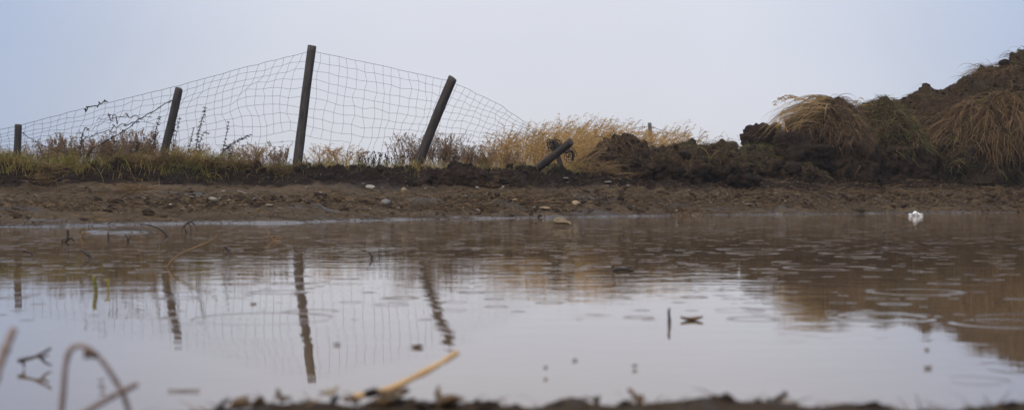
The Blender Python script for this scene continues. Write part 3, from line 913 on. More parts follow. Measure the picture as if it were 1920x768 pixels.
tuft(478, 306, 262, 17.6, 9, .05, 'golden grass tuft nearest to the left of the tallest post')
tuft(605, 310, 270, 17.7, 16, .10, 'golden grass tuft just right of the tallest post')
tuft(640, 310, 268, 17.9, 18, .12, 'fullest golden grass tuft, midway between the two tall posts')
tuft(668, 312, 282, 17.9, 8, .07, 'low golden grass tuft beside the dark weed bush midway between the tall posts')
tuft(940, 318, 238, 18.3, 22, .09, 'tall golden grass tuft left of the broken post, rising through the netting')
tuft(975, 318, 250, 18.6, 20, .12, 'golden grass tuft between the tall tuft and the broken post')
tuft(905, 318, 272, 18.4, 10, .10, 'low golden grass tuft among brown weeds right of the dark leaning post')
tuft(1012, 318, 252, 18.5, 20, .12, 'golden grass tuft directly behind the broken post')
tuft(20, 310, 282, 15.6, 6, .08, 'sparse golden tuft at the foot of the leftmost post')
tuft(1395, 275, 252, 23.0, 9, .09, 'small golden tuft behind the ridge, left of the big clod')
tuft(1325, 280, 246, 22.5, 12, .12, 'pale golden tuft at the right end of the stand behind the heap')

for px_t, top_t, n_t, lab_t in ((62, 268, 26, 'pale dry grass tuft right of the leftmost post'), (112, 262, 30, 'pale dry grass tuft under the left end of the torn netting'), (165, 266, 30, 'pale dry grass tuft at the lower end of the slanting barbed wire'),
                                (212, 262, 34, 'pale dry grass tuft below the middle of the slanting barbed wire'), (252, 260, 34, 'pale dry grass tuft a little left of the grey leaning post'), (288, 266, 26, 'pale dry grass tuft at the foot of the grey leaning post'),
                                (395, 276, 22, 'low pale dry grass tuft below the straight thin weed'), (445, 276, 22, 'low pale dry grass tuft below the arching weed'), (845, 270, 26, 'pale dry grass tuft right of the dark leaning post'), (885, 266, 26, 'pale dry grass tuft left of the golden stand')):
    tuft(px_t, 306, top_t, 16.4 + max(0, px_t - 250) / 330, n_t, .17, lab_t, 'pale dry grass tufts behind the fence', M_pale, 8, .35)


def bush(px, py_base, py_top, Yd, wpx, n, label, dark=False, side=8, grp='dry weed bushes behind the fence'):
    base = P(px, py_base, Yd); base[2] = gz(base[0], base[1])[0]
    Hh = CAM - (py_top - HOR) / F * Yd - base[2]
    o = empty('weed_bush', base, label, 'bush', grp)
    b = Bag(); hd = Bag()
    sprd = wpx / F * Yd / 2; n = int(n * 1.7)
    r0 = np.stack([rng.normal(0, sprd * .45, n), rng.normal(0, sprd * .35, n), np.full(n, -.02)], -1)
    az = np.arctan2(r0[:, 1], r0[:, 0]) + rng.normal(0, .8, n)
    pos = add_blades(b, r0, az, Hh * rng.uniform(.6, 1.12, n), rng.uniform(0, .25, n), rng.uniform(.1, .7, n), .007, K=5, tip=.4, wob=.25)
    m = side
    t = rng.uniform(.25, .98, (n, m)); pt = along(pos, t).reshape(-1, 3)
    a2 = rng.uniform(0, 2 * PI, n * m)
    p2 = add_blades(b, pt, a2, Hh * .24 * (1.2 - t.ravel()) * rng.uniform(.5, 1.5, n * m) + .02, rng.uniform(.4, .9, n * m), rng.uniform(.1, .8, n * m), .005, K=3, tip=.5, wob=.3)
    s = 5
    pt = along(p2, rng.uniform(.3, 1, (n * m, s))).reshape(-1, 3) + rng.normal(0, .004, (n * m * s, 3))
    add_blades(hd, pt, rng.uniform(0, 2 * PI, len(pt)), rng.uniform(.010, .024, len(pt)), rng.uniform(0, 1.5, len(pt)), 1.8, .008 if not dark else .011, K=2, tip=.5)
    b.build('stems', M_brush if not dark else M_seed, o); hd.build('seed_heads', M_brush if not dark else M_seed, o)
    return o


bush(92, 303, 258, 15.6, 60, 16, 'leftmost dry brown weed bush behind the short post')
bush(128, 303, 248, 15.8, 50, 20, 'dry reddish brown weed bush under the torn netting, nearest the hooked weed')
bush(190, 303, 250, 15.9, 60, 22, 'pale brown weed bush below the wire snarl in the torn netting')
bush(232, 303, 246, 16.1, 60, 24, 'thick pale brown weed bush crossed by the slanting barbed wire')
bush(270, 300, 242, 16.3, 50, 22, 'brown weed bush just left of the grey leaning post')
bush(355, 300, 268, 16.9, 60, 18, 'low brown weed bush right of the grey leaning post')
bush(470, 306, 268, 17.3, 50, 14, 'sparse brown weed bush left of the tallest post')
bush(515, 308, 264, 17.6, 60, 18, 'feathery brown weed bush next to the tallest post')
bush(705, 314, 284, 17.9, 66, 16, 'low dark seedy weed bush between the two tall posts', True, 5)
bush(748, 316, 288, 17.9, 40, 10, 'small dark weed bush left of the dark leaning post', True, 4)
bush(775, 314, 252, 18.1, 56, 30, 'tall feathery brown bush directly left of the dark leaning post', False, 9)
bush(828, 316, 250, 18.1, 70, 34, 'tall feathery brown bush directly right of the dark leaning post', False, 9)
bush(872, 318, 270, 18.2, 56, 24, 'brown weed bush between the dark leaning post and the golden tufts')
bush(905, 320, 282, 18.0, 50, 18, 'low brown weed bush behind the small crumbled soil heap')
bush(955, 320, 286, 18.0, 60, 18, 'reddish low weed bush in front of the tall golden tufts')
bush(5, 308, 286, 15.5, 50, 12, 'low brown weed bush cut by the left edge of the picture')
bush(1165, 275, 242, 19.6, 26, 8, 'small dark weed bush poking over the straw heap', True, 4)


def weed(px_pts, Yd, label, nseed=60, size=.024, start=.25):
    base = P(*px_pts[0], Yd)
    o = empty('seedy_weed', base, label, 'weed', 'dark seedy weed stalks by the fence')
    path = smooth_path([P(a, b, Yd) for a, b in px_pts], 40)
    b = Bag(); b.add(*tube(path, np.linspace(.0045, .002, 40), 5), R=.6); b.build('stem', M_seed, o, origin=base)
    sd = Bag()
    # seeds sit in whorls along the stem
    wh = np.linspace(start, .99, max(4, nseed // 6)); idx = np.repeat((wh * 39).astype(int), 6)
    q = path[idx] + rng.normal(0, .006, (len(idx), 3))
    add_blades(sd, q, rng.uniform(0, 2 * PI, len(idx)), size * rng.uniform(.6, 1.4, len(idx)), rng.uniform(.7, 1.8, len(idx)), 2.6, .011, K=3, tip=.3)
    sd.build('seed_head', M_seed, o, origin=base)


weed([(286, 296), (290, 262), (294, 238), (301, 218)], 16.1, 'dark seedy weed stalk just left of the grey leaning post', 80, .026)
weed([(326, 298), (328, 268), (333, 240), (338, 220)], 16.4, 'dark seedy weed stalk touching the right side of the grey leaning post', 50)
weed([(318, 300), (325, 270), (326, 250), (329, 232)], 16.3, 'short dark seedy weed stalk at the foot of the grey leaning post', 40)
weed([(352, 298), (355, 275), (360, 254), (364, 240)], 16.5, 'middle dark weed stalk right of the grey leaning post', 60)
weed([(366, 298), (370, 262), (377, 232), (386, 200)], 16.5, 'tallest dark seedy weed stalk, right of the grey leaning post', 110, .028)
weed([(376, 290), (376, 262), (384, 248), (392, 252)], 16.4, 'dark weed stalk with a nodding tip under the tallest weed', 50)
weed([(414, 304), (418, 280), (423, 258), (429, 228)], 16.7, 'straight thin dark weed midway between the grey post and the tallest post', 60)
weed([(408, 302), (422, 280), (445, 264), (470, 252)], 16.6, 'arching dark weed hung with drooping leaves between the posts', 110, .032)
weed([(430, 304), (432, 288), (428, 276), (420, 272)], 16.6, 'low bent dark weed under the arching weed', 60, .03)
weed([(150, 300), (152, 276), (154, 252), (162, 240), (165, 244)], 15.6, 'dark hooked weed stalk under the kinked top wire', 70, .024)
weed([(168, 304), (167, 294), (168, 286), (169, 282)], 15.5, 'stubby dark weed below the slanting barbed wire', 50, .026, .5)
weed([(209, 306), (208, 296), (209, 288), (210, 283)], 15.5, 'stubby dark weed standing in the grass right of the barbed wire end', 50, .026, .5)
weed([(258, 296), (257, 284), (258, 272), (257, 266)], 15.9, 'dark weed clump halfway between the barbed wire and the grey post', 60, .03, .3)


def straw_pile(px, py, wpx, hpx, n, label, L=.22, mat=M_straw):
    c = hit(px, py); Yd = c[1]
    sx = wpx / F * Yd / 2; sz = hpx / F * Yd
    r = np.stack([rng.normal(0, sx * .5, n), rng.normal(0, .16, n), np.zeros(n)], -1)
    zz = gz(c[0] + r[:, 0], c[1] + r[:, 1]) - c[2]
    r[:, 2] = zz + rng.random(n) * sz * np.exp(-(r[:, 0] / sx) ** 2 * 1.5)
    b = Bag(); add_blades(b, r, rng.uniform(0, 2 * PI, n), L * rng.uniform(.4, 1.3, n), rng.uniform(.9, 1.5, n), rng.uniform(1.5, 2.0, n), .0055, K=5, curl=1, wob=.25)
    o = b.build('straw_pile', mat); o.location = tuple(c)
    return tag(o, label, 'straw', 'straw heaps on the mud')


straw_pile(905, 347, 100, 14, 520, 'loose pile of pale straw in front of the crumbled soil heap', .2)
straw_pile(255, 354, 70, 5, 170, 'thin scatter of golden straw at the foot of the left bank')
straw_pile(85, 332, 60, 10, 260, 'matted pale dead grass slumped down the far left bank')
straw_pile(880, 384, 130, 7, 380, 'low muddy straw mat in the middle of the track', .14, M_hang)
straw_pile(985, 380, 110, 7, 320, 'trampled dark straw mat right of the middle of the track', .14, M_hang)
straw_pile(640, 372, 110, 5, 220, 'trampled straw mat left of the round grey stone', .14, M_hang)
straw_pile(1440, 378, 70, 4, 140, 'small muddy straw patch on the right part of the track', .12, M_hang)
straw_pile(1290, 403, 60, 3, 120, 'dark straw patch at the water edge', .1, M_hang)
straw_pile(1135, 322, 90, 14, 420, 'tangled straw fallen at the foot of the straw heap', .3)

# loose soil, gravel and litter that nobody could count
N = 4200
x = rng.uniform(-6.5, 9.0, N); f = rng.beta(2.2, 1.6, N)
yf = fence_y(x); y = yf - 1.15 + 1.05 * f
s = np.clip(rng.lognormal(-4.35, .55, N), .006, .06)
tag(clod_cloud(ground_roots(x, y), s).build('soil_crumbs', M_clod, smooth=True), 'dark crumbs of soil along the bank', 'soil', None, 'stuff')
N = 10000
x = rng.uniform(-6.5, 8.0, N); ys = shore(x); y = ys + .25 + (fence_y(x) - .9 - ys) * rng.random(N) ** .9
s = np.clip(rng.lognormal(-4.65, .55, N), .004, .04)
tag(clod_cloud(ground_roots(x, y), s, sink=.15).build('mud_crumbs', M_mudclod), 'small crumbs of mud on the track', 'mud', None, 'stuff')
N = 4500
x = np.concatenate([rng.uniform(-6.5, 8.0, N), rng.normal(4.2, 1.0, 1500), rng.normal(-1.5, 1.2, 600)]); n = len(x)
ys = shore(x); y = ys + .4 + (fence_y(x) - .7 - ys) * rng.random(n) ** .8
y[N:N + 1500] = fence_y(x[N:N + 1500]) - 1.2 + rng.normal(0, .18, 1500)
s = np.clip(rng.lognormal(-5.0, .45, n), .003, .02)
tag(clod_cloud(ground_roots(x, y), s, amp=.2, flat=.6, sink=.2).build('gravel', M_gravel), 'fine gravel strewn over the muddy track', 'gravel', None, 'stuff')
N = 11000
x = rng.uniform(-6.5, 8.0, N); ys = shore(x); y = ys + .2 + (fence_y(x) - .7 - ys) * rng.random(N)
keep = rng.random(N) < .12 + .88 * sst(-.1, .5, fbm(np.stack([x * .7, y * 1.6, 0 * x], -1), 2, 73)); x, y = x[keep], y[keep]
b = Bag(); add_blades(b, ground_roots(x, y) + [0, 0, .014], rng.uniform(0, 2 * PI, len(x)), rng.uniform(.04, .16, len(x)), rng.uniform(1.2, 1.6, len(x)), rng.uniform(1.5, 1.8, len(x)), .005, K=3, wob=.2)
tag(b.build('straw_litter', M_straw), 'bits of straw trodden into the muddy track', 'straw', None, 'stuff')
# specks poking out of the shallows along the far shore
N = 2600
x = rng.uniform(-5, 7, N); y = shore(x) + rng.normal(.15, .35, N)
b = Bag(); add_blades(b, ground_roots(x, y), rng.uniform(0, 2 * PI, N), rng.uniform(.02, .06, N), rng.uniform(.2, 1.3, N), rng.uniform(.8, 2, N), .005, K=3)
tag(b.build('shore_litter', M_seed), 'dark bits of plant litter sticking out along the water edge', 'litter', None, 'stuff')

N = 2200
x = rng.uniform(-6.5, 7.0, N); ys = shore(x); y = ys + .42 * (fence_y(x) - 1 - ys) + rng.normal(0, .45, N)
keep = vnoise(np.stack([x * .9, y * .9, 0 * x], -1), 55) > -.35; x, y = x[keep], y[keep]
s = np.clip(rng.lognormal(-4.0, .5, len(x)), .008, .05)
tag(clod_cloud(ground_roots(x, y), s, amp=.5).build('mud_clods', M_mudclod, smooth=False), 'churned clods of mud along the middle of the track', 'mud', None, 'stuff')
N = 4000
x = rng.uniform(-6.5, 7.0, N); ys = shore(x); y = ys + .42 * (fence_y(x) - 1 - ys) + rng.normal(0, .5, N)
b = Bag(); add_blades(b, ground_roots(x, y) + [0, 0, .02], rng.uniform(0, 2 * PI, N), rng.uniform(.04, .18, N), rng.uniform(.9, 1.5, N), rng.uniform(1.5, 1.9, N), .0055, K=3, wob=.3)
tag(b.build('straw_litter', M_hang), 'muddy straw churned into the middle of the track', 'straw', None, 'stuff')
# ------------------------------------------------------------------ stones
SV = [lump(ICO3, 200 + i, .22, 1.1, .62, 3) for i in range(6)]
SM = []
for i, (V, T) in enumerate(SV):
    o = mk('stone', V, [T], M_stone, None); SM.append(o)


def stone(proto, loc, r, label, first=False, group=None, sc=(1, 1, 1), mat=None):
    o = proto if first else proto.copy()
    if not first: C.objects.link(o)
    if mat:
        o.data = o.data.copy(); o.data.materials.clear(); o.data.materials.append(mat)
    o.location = (loc[0], loc[1], loc[2] + r * sc[2] * .28)
    o.scale = (r * sc[0], r * sc[1], r * sc[2]); o.rotation_euler = (rng.normal(0, .15), rng.normal(0, .15), rng.uniform(0, 6.28))
    return tag(o, label, 'stone', group or 'stones on the muddy track')


M_sgrey = plain_mat('grey_stone', (.13, .12, .11), (.24, .22, .20), .5, 4)
M_spale = plain_mat('pale_stone', (.19, .165, .13), (.33, .295, .235), .5, 4)
M_syell = plain_mat('yellow_stone', (.22, .145, .07), (.36, .25, .13), .5, 4)
named = [(724, 384, 11, 'round smooth grey stone, the largest on the track', M_sgrey, (1, 1, 1.15)), (400, 378, 9, 'pale whitish stone on the left part of the track', M_spale, (1, 1, .8)),
         (695, 353, 9, 'flat light grey stone above the round grey stone', M_spale, (1, 1, .6)), (757, 359, 6, 'small yellowish stone right of the flat light grey stone', M_syell, (1, 1, 1.2)),
         (965, 377, 6, 'small yellow stone among trampled straw in the middle of the track', M_syell, (1, 1, .8)), (1080, 383, 8, 'tan flat stone near the right end of the trampled straw', M_syell, (1, 1, 1)),
         (1022, 393, 13, 'long flat tan stone close to the water, right of centre', M_syell, (1.3, .8, .4)), (1601, 328, 9, 'rounded pale stone at the foot of the grassy heap', M_spale, (1, 1, 1)),
         (1574, 338, 5, 'left one of the two small white stones below the grassy heap', M_spale, (1, 1, .7)), (1596, 338, 4, 'right one of the two small white stones below the grassy heap', M_spale, (1, 1, .7)),
         (1503, 337, 13, 'tan wedge shaped stone below the dark bare clod', M_syell, (1, .8, .7)), (1430, 330, 12, 'grey broken stone left of the tan wedge stone', M_sgrey, (1.2, .8, .7)),
         (935, 352, 10, 'flat whitish stone right of the straw pile', M_spale, (1.3, .8, .35)), (1060, 335, 8, 'pale flat slab at the toe of the straw heap', M_spale, (1.4, .8, .3)),
         (1140, 342, 9, 'long pale flat stone below the straw heap', M_spale, (1.3, .8, .3)), (320, 385, 5, 'small white stone left of the pale whitish stone', M_spale, (1.2, .8, .6)),
         (455, 362, 8, 'flat tan stone on the left part of the track near the bank', M_spale, (1.4, .8, .35)), (1730, 330, 9, 'brownish rounded stone at the foot of the huge tussock', M_syell, (1, 1, .9))]
for k, (px, py, r, lab, m, sc) in enumerate(named):
    L = hit(px, py); stone(SM[k % 6], L, r / F * L[1], lab, k < 6, None, sc, m)
for k in range(115):
    if k < 80: px, py = rng.uniform(300, 1500), rng.uniform(348, 398)
    elif k < 130: px, py = rng.normal(1500, 90), rng.normal(328, 6)
    else: px, py = rng.uniform(0, 1900), rng.uniform(345, 390)
    L = hit(px, py)
    stone(SM[rng.integers(0, 6)], L, np.clip(rng.lognormal(-4.15, .4), .008, .05), 'small stray pebble lying on the muddy track', False, 'pebbles on the muddy track', (1.1, .9, rng.uniform(.5, .9)), M_stone if k == 0 else None)
    if k == 0:
        pass
for o in list(C.objects):
    if o.get('group') == 'pebbles on the muddy track' and o.data.materials[0] != M_stone:
        me = bpy.data.meshes.get('pebble_' + o.data.name) or o.data.copy()
        me.name = 'pebble_' + o.data.name; me.materials.clear(); me.materials.append(M_stone); o.data = me

# ------------------------------------------------------------------ things at and in the water
def leaf_mesh(name, L, W, curl, fold, mat, seed=0, nu=14, nv=9):
    u = np.linspace(-1, 1, nu); v = np.linspace(-1, 1, nv)
    Uu, Vv = np.meshgrid(u, v, indexing='ij')
    wd = W * np.clip(1 - np.abs(Uu) ** 2.2, .03, 1)
    nz = vnoise(np.stack([Uu.ravel() * 2, Vv.ravel() * 2, np.full(Uu.size, seed * 3.3)], -1), seed).reshape(Uu.shape)
    xx = Uu * L / 2; yy = Vv * wd / 2
    zz = curl * L * Uu ** 2 + fold * np.abs(Vv) ** 1.5 * wd + .12 * W * nz
    V = np.stack([xx, yy, zz], -1).reshape(-1, 3)
    V2 = V - [0, 0, .0012]
    i = (np.arange(nu - 1)[:, None] * nv + np.arange(nv - 1)[None]).ravel()
    Q = np.stack([i, i + nv, i + nv + 1, i + 1], -1)
    Q2 = Q[:, ::-1] + nu * nv
    bd = [k * nv for k in range(nu)], [k * nv + nv - 1 for k in range(nu)]
    R = []
    for a, b in zip(bd[0][:-1], bd[0][1:]): R.append((b, a, a + nu * nv, b + nu * nv))
    for a, b in zip(bd[1][:-1], bd[1][1:]): R.append((a, b, b + nu * nv, a + nu * nv))
    return mk(name, np.concatenate([V, V2]), [Q, Q2, np.array(R)], mat)


def wpt(px, py):
    Yd = CAM * F / (py - HOR); return np.array([(px - 960) / F * Yd, Yd, 0.0])


# crumpled white scrap
V, T = ICO4
n = fbm(V * 1.6 + 3, 4, 91, .6, ridged=True)
V = V * (1 + .45 * n)[:, None] * np.array([.042, .045, .015]); V[:, 0] += .015 * np.sign(V[:, 0]) * (np.abs(V[:, 0]) > .04)
V[:, 2] += .022 * np.exp(-((V[:, 0] + .01) / .014) ** 2) * (V[:, 2] > 0)
c = wpt(1718, 404.5)
o = mk('plastic_scrap', V, [T], M_white, smooth=False); o.location = (c[0], c[1], .012)
tag(o, 'crumpled white plastic scrap lying at the far water edge', 'litter')
# curled tan leaf at the far edge
o = leaf_mesh('dead_leaf', .15, .085, .10, .5, M_tanleaf, 3); c = wpt(1052, 424); o.location = (c[0], c[1], .012); o.rotation_euler = (.55, .12, .15)
tag(o, 'large curled tan leaf sitting in the water at the far shore', 'leaf')


def twig(name, px_pts, Yd, r, label, mat=M_stick, cat='twig', group=None, dY=0.0, n=24, sub=None, taper=.5):
    Yd = np.broadcast_to(np.asarray(Yd, float), (len(px_pts),)) + np.linspace(0, dY, len(px_pts))
    path = smooth_path([P(a, b, y) for (a, b), y in zip(px_pts, Yd)], n)
    base = path[0].copy()
    b = Bag(); b.add(*tube(path, r * np.linspace(1, taper, n) * (1 + .12 * rng.normal(0, 1, n)), 8))
    for s in sub or []:
        pp = smooth_path([P(a, q, Yd[0]) for a, q in s], 12)
        b.add(*tube(pp, r * np.linspace(.8, .4, 12), 6))
    o = b.build(name, mat, origin=base); o.location = tuple(base)
    return tag(o, label, cat, group)


WY = lambda py: CAM * F / (py - HOR)
twig('twig', [(314, 444), (306, 434), (295, 427), (280, 422), (262, 420)], WY(443), .006, 'dark curved twig slanting out of the shallows near the left shore')
twig('reed_stalk', [(313, 504), (322, 489), (338, 476), (360, 466), (385, 456), (408, 443)], WY(502), .0038, 'golden brown bent reed stalk rising from the water below the grey post', M_brownreed, 'reed')
twig('twig', [(350, 436), (346, 426), (352, 416), (362, 418), (370, 432)], WY(436), .006, 'dark clump of bent twigs at the left shore', sub=[[(352, 418), (344, 424), (340, 437)], [(356, 416), (366, 410), (374, 408)], [(352, 416), (358, 428), (356, 440)], [(350, 420), (360, 414), (352, 412)]])
twig('twig', [(172, 486), (166, 478), (158, 472), (150, 469)], WY(485), .008, 'short hooked twig in the shallows below the torn netting')
twig('twig', [(44, 470), (54, 472), (62, 477)], WY(477), .006, 'small twig tip near the left edge of the water')
twig('twig', [(428, 472), (426, 466), (420, 461)], WY(472), .008, 'tiny bent twig right of the bent reed stalk')
twig('twig', [(120, 454), (126, 448), (127, 438), (127, 430)], WY(454), .010, 'forked twig in the shallows far left', sub=[[(126, 448), (118, 450), (115, 456)], [(126, 450), (132, 446), (140, 452)]])
twig('grass_sprout', [(152, 446), (156, 438), (160, 432), (166, 430)], WY(446), .006, 'yellowish sprig leaning right in the shallows far left', M_brownreed, 'sprout', sub=[[(156, 438), (164, 436), (172, 438)], [(154, 440), (153, 432), (155, 428)]])
twig('twig', [(202, 450), (203, 442), (202, 436)], WY(450), .007, 'single upright twig in the shallows far left')
twig('twig', [(240, 452), (238, 444), (234, 438)], WY(452), .006, 'thin stem right of the single upright twig', sub=[[(240, 450), (244, 444), (243, 440)]])
twig('grass_sprout', [(512, 450), (506, 443), (500, 434), (497, 430)], WY(450), .006, 'yellow brown sprout with dark litter left of the tall post reflection', M_brownreed, 'sprout', sub=[[(512, 450), (520, 446), (530, 447)], [(514, 450), (522, 450), (532, 452)], [(510, 449), (512, 443), (518, 442)]])
twig('grass_sprout', [(180, 548), (179, 536), (177, 524), (178, 516)], WY(548), .0055, 'bright yellow green sprout, the left one of two standing in the puddle', M_sprout, 'sprout', taper=.8)
twig('grass_sprout', [(202, 544), (203, 532), (201, 526), (196, 524)], WY(544), .0038, 'brownish green bent sprout, the right one of two standing in the puddle', M_sprout, 'sprout', sub=[[(202, 530), (204, 524), (203, 522)]])
twig('twig', [(696, 486), (697, 480), (694, 475), (692, 472)], WY(486), .006, 'small dark hooked twig between the two tall post reflections')
twig('twig', [(1255, 606), (1255, 596), (1254, 586), (1255, 577)], WY(606) , .0035, 'dark upright twig standing alone out in the puddle', taper=.6)
twig('twig', [(1146, 509), (1152, 505), (1170, 504), (1188, 507)], WY(508), .007, 'dark floating twig cluster below the broken post reflection', sub=[[(1150, 505), (1149, 500), (1150, 496)], [(1170, 505), (1178, 502), (1184, 498)], [(1160, 506), (1158, 512), (1162, 509)]])


def floater(px, py, Lpx, label, rot=0.0, mat=M_leaf, z=.002, curl=.1, fold=.15, ratio=.6, grp='bits floating in the puddle'):
    c = wpt(px, py); L = Lpx / F * c[1]
    o = leaf_mesh('floating_leaf', L, L * ratio, curl, fold, mat, int(px) % 17); o.location = (c[0], c[1], z); o.rotation_euler = (0, 0, rot)
    return tag(o, label, 'leaf', grp)


floater(1297, 600, 44, 'dark leaf floating beside the upright twig out in the puddle', .2, M_leaf, .002, .12, .12)
floater(475, 570, 12, 'tiny brown leaf floating left of the tallest post reflection', .3)
floater(632, 646, 14, 'tiny brown leaf floating just right of the tallest post reflection')
floater(782, 651, 24, 'thin brown leaf floating left of the golden straw tip', .1)
floater(1023, 700, 11, 'small dark stub floating right of the golden straw', 1.3, M_leaf, .006, .6, .6)
floater(1078, 676, 10, 'faint brown speck floating in the near middle of the puddle')
floater(1190, 690, 12, 'dark speck floating right of the small dark stub', .4, M_leaf, .003, .3, .3)
floater(1740, 690, 18, 'brown leaf floating near the right edge above the ring ripple', .4)
floater(1738, 656, 10, 'tiny leaf floating above the brown leaf near the right edge')
floater(190, 716, 12, 'upper one of two dark specks right of the bent grey stalk', .6, M_leaf, .003, .3)
floater(192, 733, 12, 'lower one of two dark specks right of the bent grey stalk', .2, M_leaf, .003, .3)
floater(345, 733, 60, 'thin brown blade floating left of the leaf litter', .05, M_leaf, .002, .02, .05, .1)

# ------------------------------------------------------------------ near bank
def npt(px, py, Yd): return P(px, py, Yd)


twig('bent_stalk', [(112, 800), (119, 730), (124, 680), (132, 655), (146, 647), (164, 652), (184, 668), (210, 702), (232, 742), (250, 800)], 1.35, .0028, 'pale grey stalk bent over in an arch at the near left', M_greystalk, 'stalk', n=50, taper=.9)
twig('broken_stick', [(120, 800), (162, 771), (200, 748), (258, 719)], 1.3, .0032, 'thick grey stick slanting across the foot of the bent stalk', M_greystalk, 'stick', dY=.05, taper=.85)
twig('dry_stalk', [(-24, 745), (-6, 700), (10, 655), (26, 616)], 1.25, .0042, 'grey stalk leaning in from the left edge', M_greystalk, 'stalk', dY=.04, taper=.8)
twig('dark_sprig', [(34, 676), (50, 672), (66, 668), (78, 662), (96, 652)], WY(690), .0030, 'dark forked sprig floating between the left stalks', M_stick, 'sprig', sub=[[(76, 668), (84, 678), (97, 684)], [(46, 673), (44, 680), (46, 688)], [(70, 668), (80, 668), (92, 664)]])
b_ = twig('dead_leaf', [(160, 662), (168, 662), (176, 665), (184, 666)], 1.33, .0050, 'small brown dry leaf caught on the bent grey stalk', M_leaf, 'leaf')
twig('straw', [(660, 745), (700, 735), (735, 726), (775, 707), (812, 688), (836, 674), (858, 660)], 1.66, .0038, 'thick golden straw curving up from the leaf litter over the water', M_goldstraw, 'straw', dY=.06, n=40, taper=.95)
twig('dry_stalk', [(395, 790), (408, 766), (422, 752), (432, 748)], 1.45, .004, 'short brown stub left of the leaf litter at the near edge', M_stick, 'stalk')
twig('dry_stalk', [(1206, 770), (1200, 752), (1188, 738), (1178, 728)], 1.58, .004, 'brown hooked stub at the near edge right of the middle', M_leaf, 'stalk', sub=[[(1200, 752), (1204, 744), (1202, 738)]])
twig('dry_stalk', [(1445, 768), (1450, 756), (1460, 746), (1476, 735)], 1.6, .005, 'dark broken bit sticking up at the near edge on the right', M_stick, 'stalk', sub=[[(1448, 756), (1440, 750), (1444, 745)]])
twig('dry_stalk', [(1118, 768), (1120, 750), (1124, 742)], 1.6, .004, 'stubby dark stem at the near edge next to the hooked stub', M_stick, 'stalk', sub=[[(1120, 752), (1114, 746), (1112, 744)]])

# dead leaves heaped on the near bank
leaves = [leaf_mesh('dead_leaf', .030, .018, c_, f_, m_, s_) for c_, f_, m_, s_ in ((.15, .3, M_leaf, 5), (.05, .5, M_leaf, 6), (.25, .2, M_tanleaf, 7), (.1, .4, M_stick, 8))]
spots = []
for k in range(60):
    px = rng.uniform(440, 850); Yd = rng.uniform(1.52, 1.72)
    x_ = (px - 960) / F * Yd
    hump = .014 * math.exp(-((px - 600) / 60) ** 2) + .003
    spots.append((x_, Yd, gz(x_, Yd)[0] + .004 + rng.random() * hump))
for k, (x_, y_, z_) in enumerate(spots):
    pr = leaves[k % 4] if k < 4 else leaves[rng.choice(4, p=[.45, .3, .08, .17])]
    o = pr if k < 4 else pr.copy()
    if k >= 4: C.objects.link(o)
    o.location = (x_, y_, z_); o.rotation_euler = (rng.normal(0, .35), rng.normal(0, .35), rng.uniform(0, 6.28)); s = rng.uniform(.5, 1.05); o.scale = (s, s, s)
    tag(o, 'dead leaf in the blurred leaf litter on the near bank', 'leaf', 'dead leaves on the near bank')
N = 3500
x = rng.uniform(-.75, .75, N); y = near_shore(x) - .16 + .18 * rng.random(N)
s = np.clip(rng.lognormal(-5.3, .55, N), .0015, .016)
tag(clod_cloud(ground_roots(x, y), s).build('soil_crumbs', M_clod), 'dark soil crumbs on the near bank at the bottom edge', 'soil', None, 'stuff')
N = 2200
x = rng.uniform(-.75, .75, N); y = near_shore(x) - .16 + .2 * rng.random(N)
b = Bag(); add_blades(b, ground_roots(x, y) + [0, 0, .003], rng.uniform(0, 2 * PI, N), rng.uniform(.012, .05, N), rng.uniform(.6, 1.6, N), rng.uniform(1.2, 2, N), .0022, K=4, wob=.25)
tag(b.build('plant_litter', M_hang), 'bits of dead stems and rootlets on the near bank at the bottom edge', 'litter', None, 'stuff')
N = 700
x = rng.uniform(-.75, .75, N); y = near_shore(x) - .14 + .16 * rng.random(N)
b = Bag(); add_blades(b, ground_roots(x, y) + [0, 0, .003], rng.uniform(0, 2 * PI, N), rng.uniform(.01, .045, N), rng.uniform(.8, 1.6, N), rng.uniform(1.2, 2, N), .003, K=4, wob=.25)
tag(b.build('straw_litter', M_straw), 'pale straw bits on the near bank at the bottom edge', 'straw', None, 'stuff')

# ------------------------------------------------------------------ sky, sun, camera
sc = bpy.context.scene
W = bpy.data.worlds.new('World'); sc.world = W; W.use_nodes = True
nt = W.node_tree; nt.nodes.clear()
SUN_EL, SUN_AZ = 46, 215          # the veiled sun stands high behind the camera, to its left
sky = nt.nodes.new('ShaderNodeTexSky'); sky.sky_type = 'NISHITA'; sky.sun_disc = False
sky.sun_elevation = math.radians(SUN_EL); sky.sun_rotation = math.radians(SUN_AZ)
sky.air_density = 1.0; sky.dust_density = 3.0; sky.ozone_density = 2.0
# overcast: cloud deck, brighter overhead, over the clear sky
tcn = nt.nodes.new('ShaderNodeTexCoord')
sepn = nt.nodes.new('ShaderNodeSeparateXYZ'); nt.links.new(tcn.outputs['Generated'], sepn.inputs[0])
rmp = nt.nodes.new('ShaderNodeValToRGB'); nt.links.new(sepn.outputs[2], rmp.inputs[0])
cr = rmp.color_ramp
cr.elements[0].position = 0.0; cr.elements[0].color = (6.6, 6.75, 7.35, 1)
cr.elements[1].position = 1.0; cr.elements[1].color = (14.5, 13.2, 12.0, 1)
e = cr.elements.new(.10); e.color = (6.25, 6.5, 7.45, 1)
e = cr.elements.new(.30); e.color = (7.6, 7.7, 8.5, 1)
cl = nt.nodes.new('ShaderNodeTexNoise'); cl.inputs['Scale'].default_value = 2.2; cl.inputs['Detail'].default_value = 3
nt.links.new(tcn.outputs['Generated'], cl.inputs['Vector'])
mr = nt.nodes.new('ShaderNodeMapRange'); nt.links.new(cl.outputs[0], mr.inputs[0])
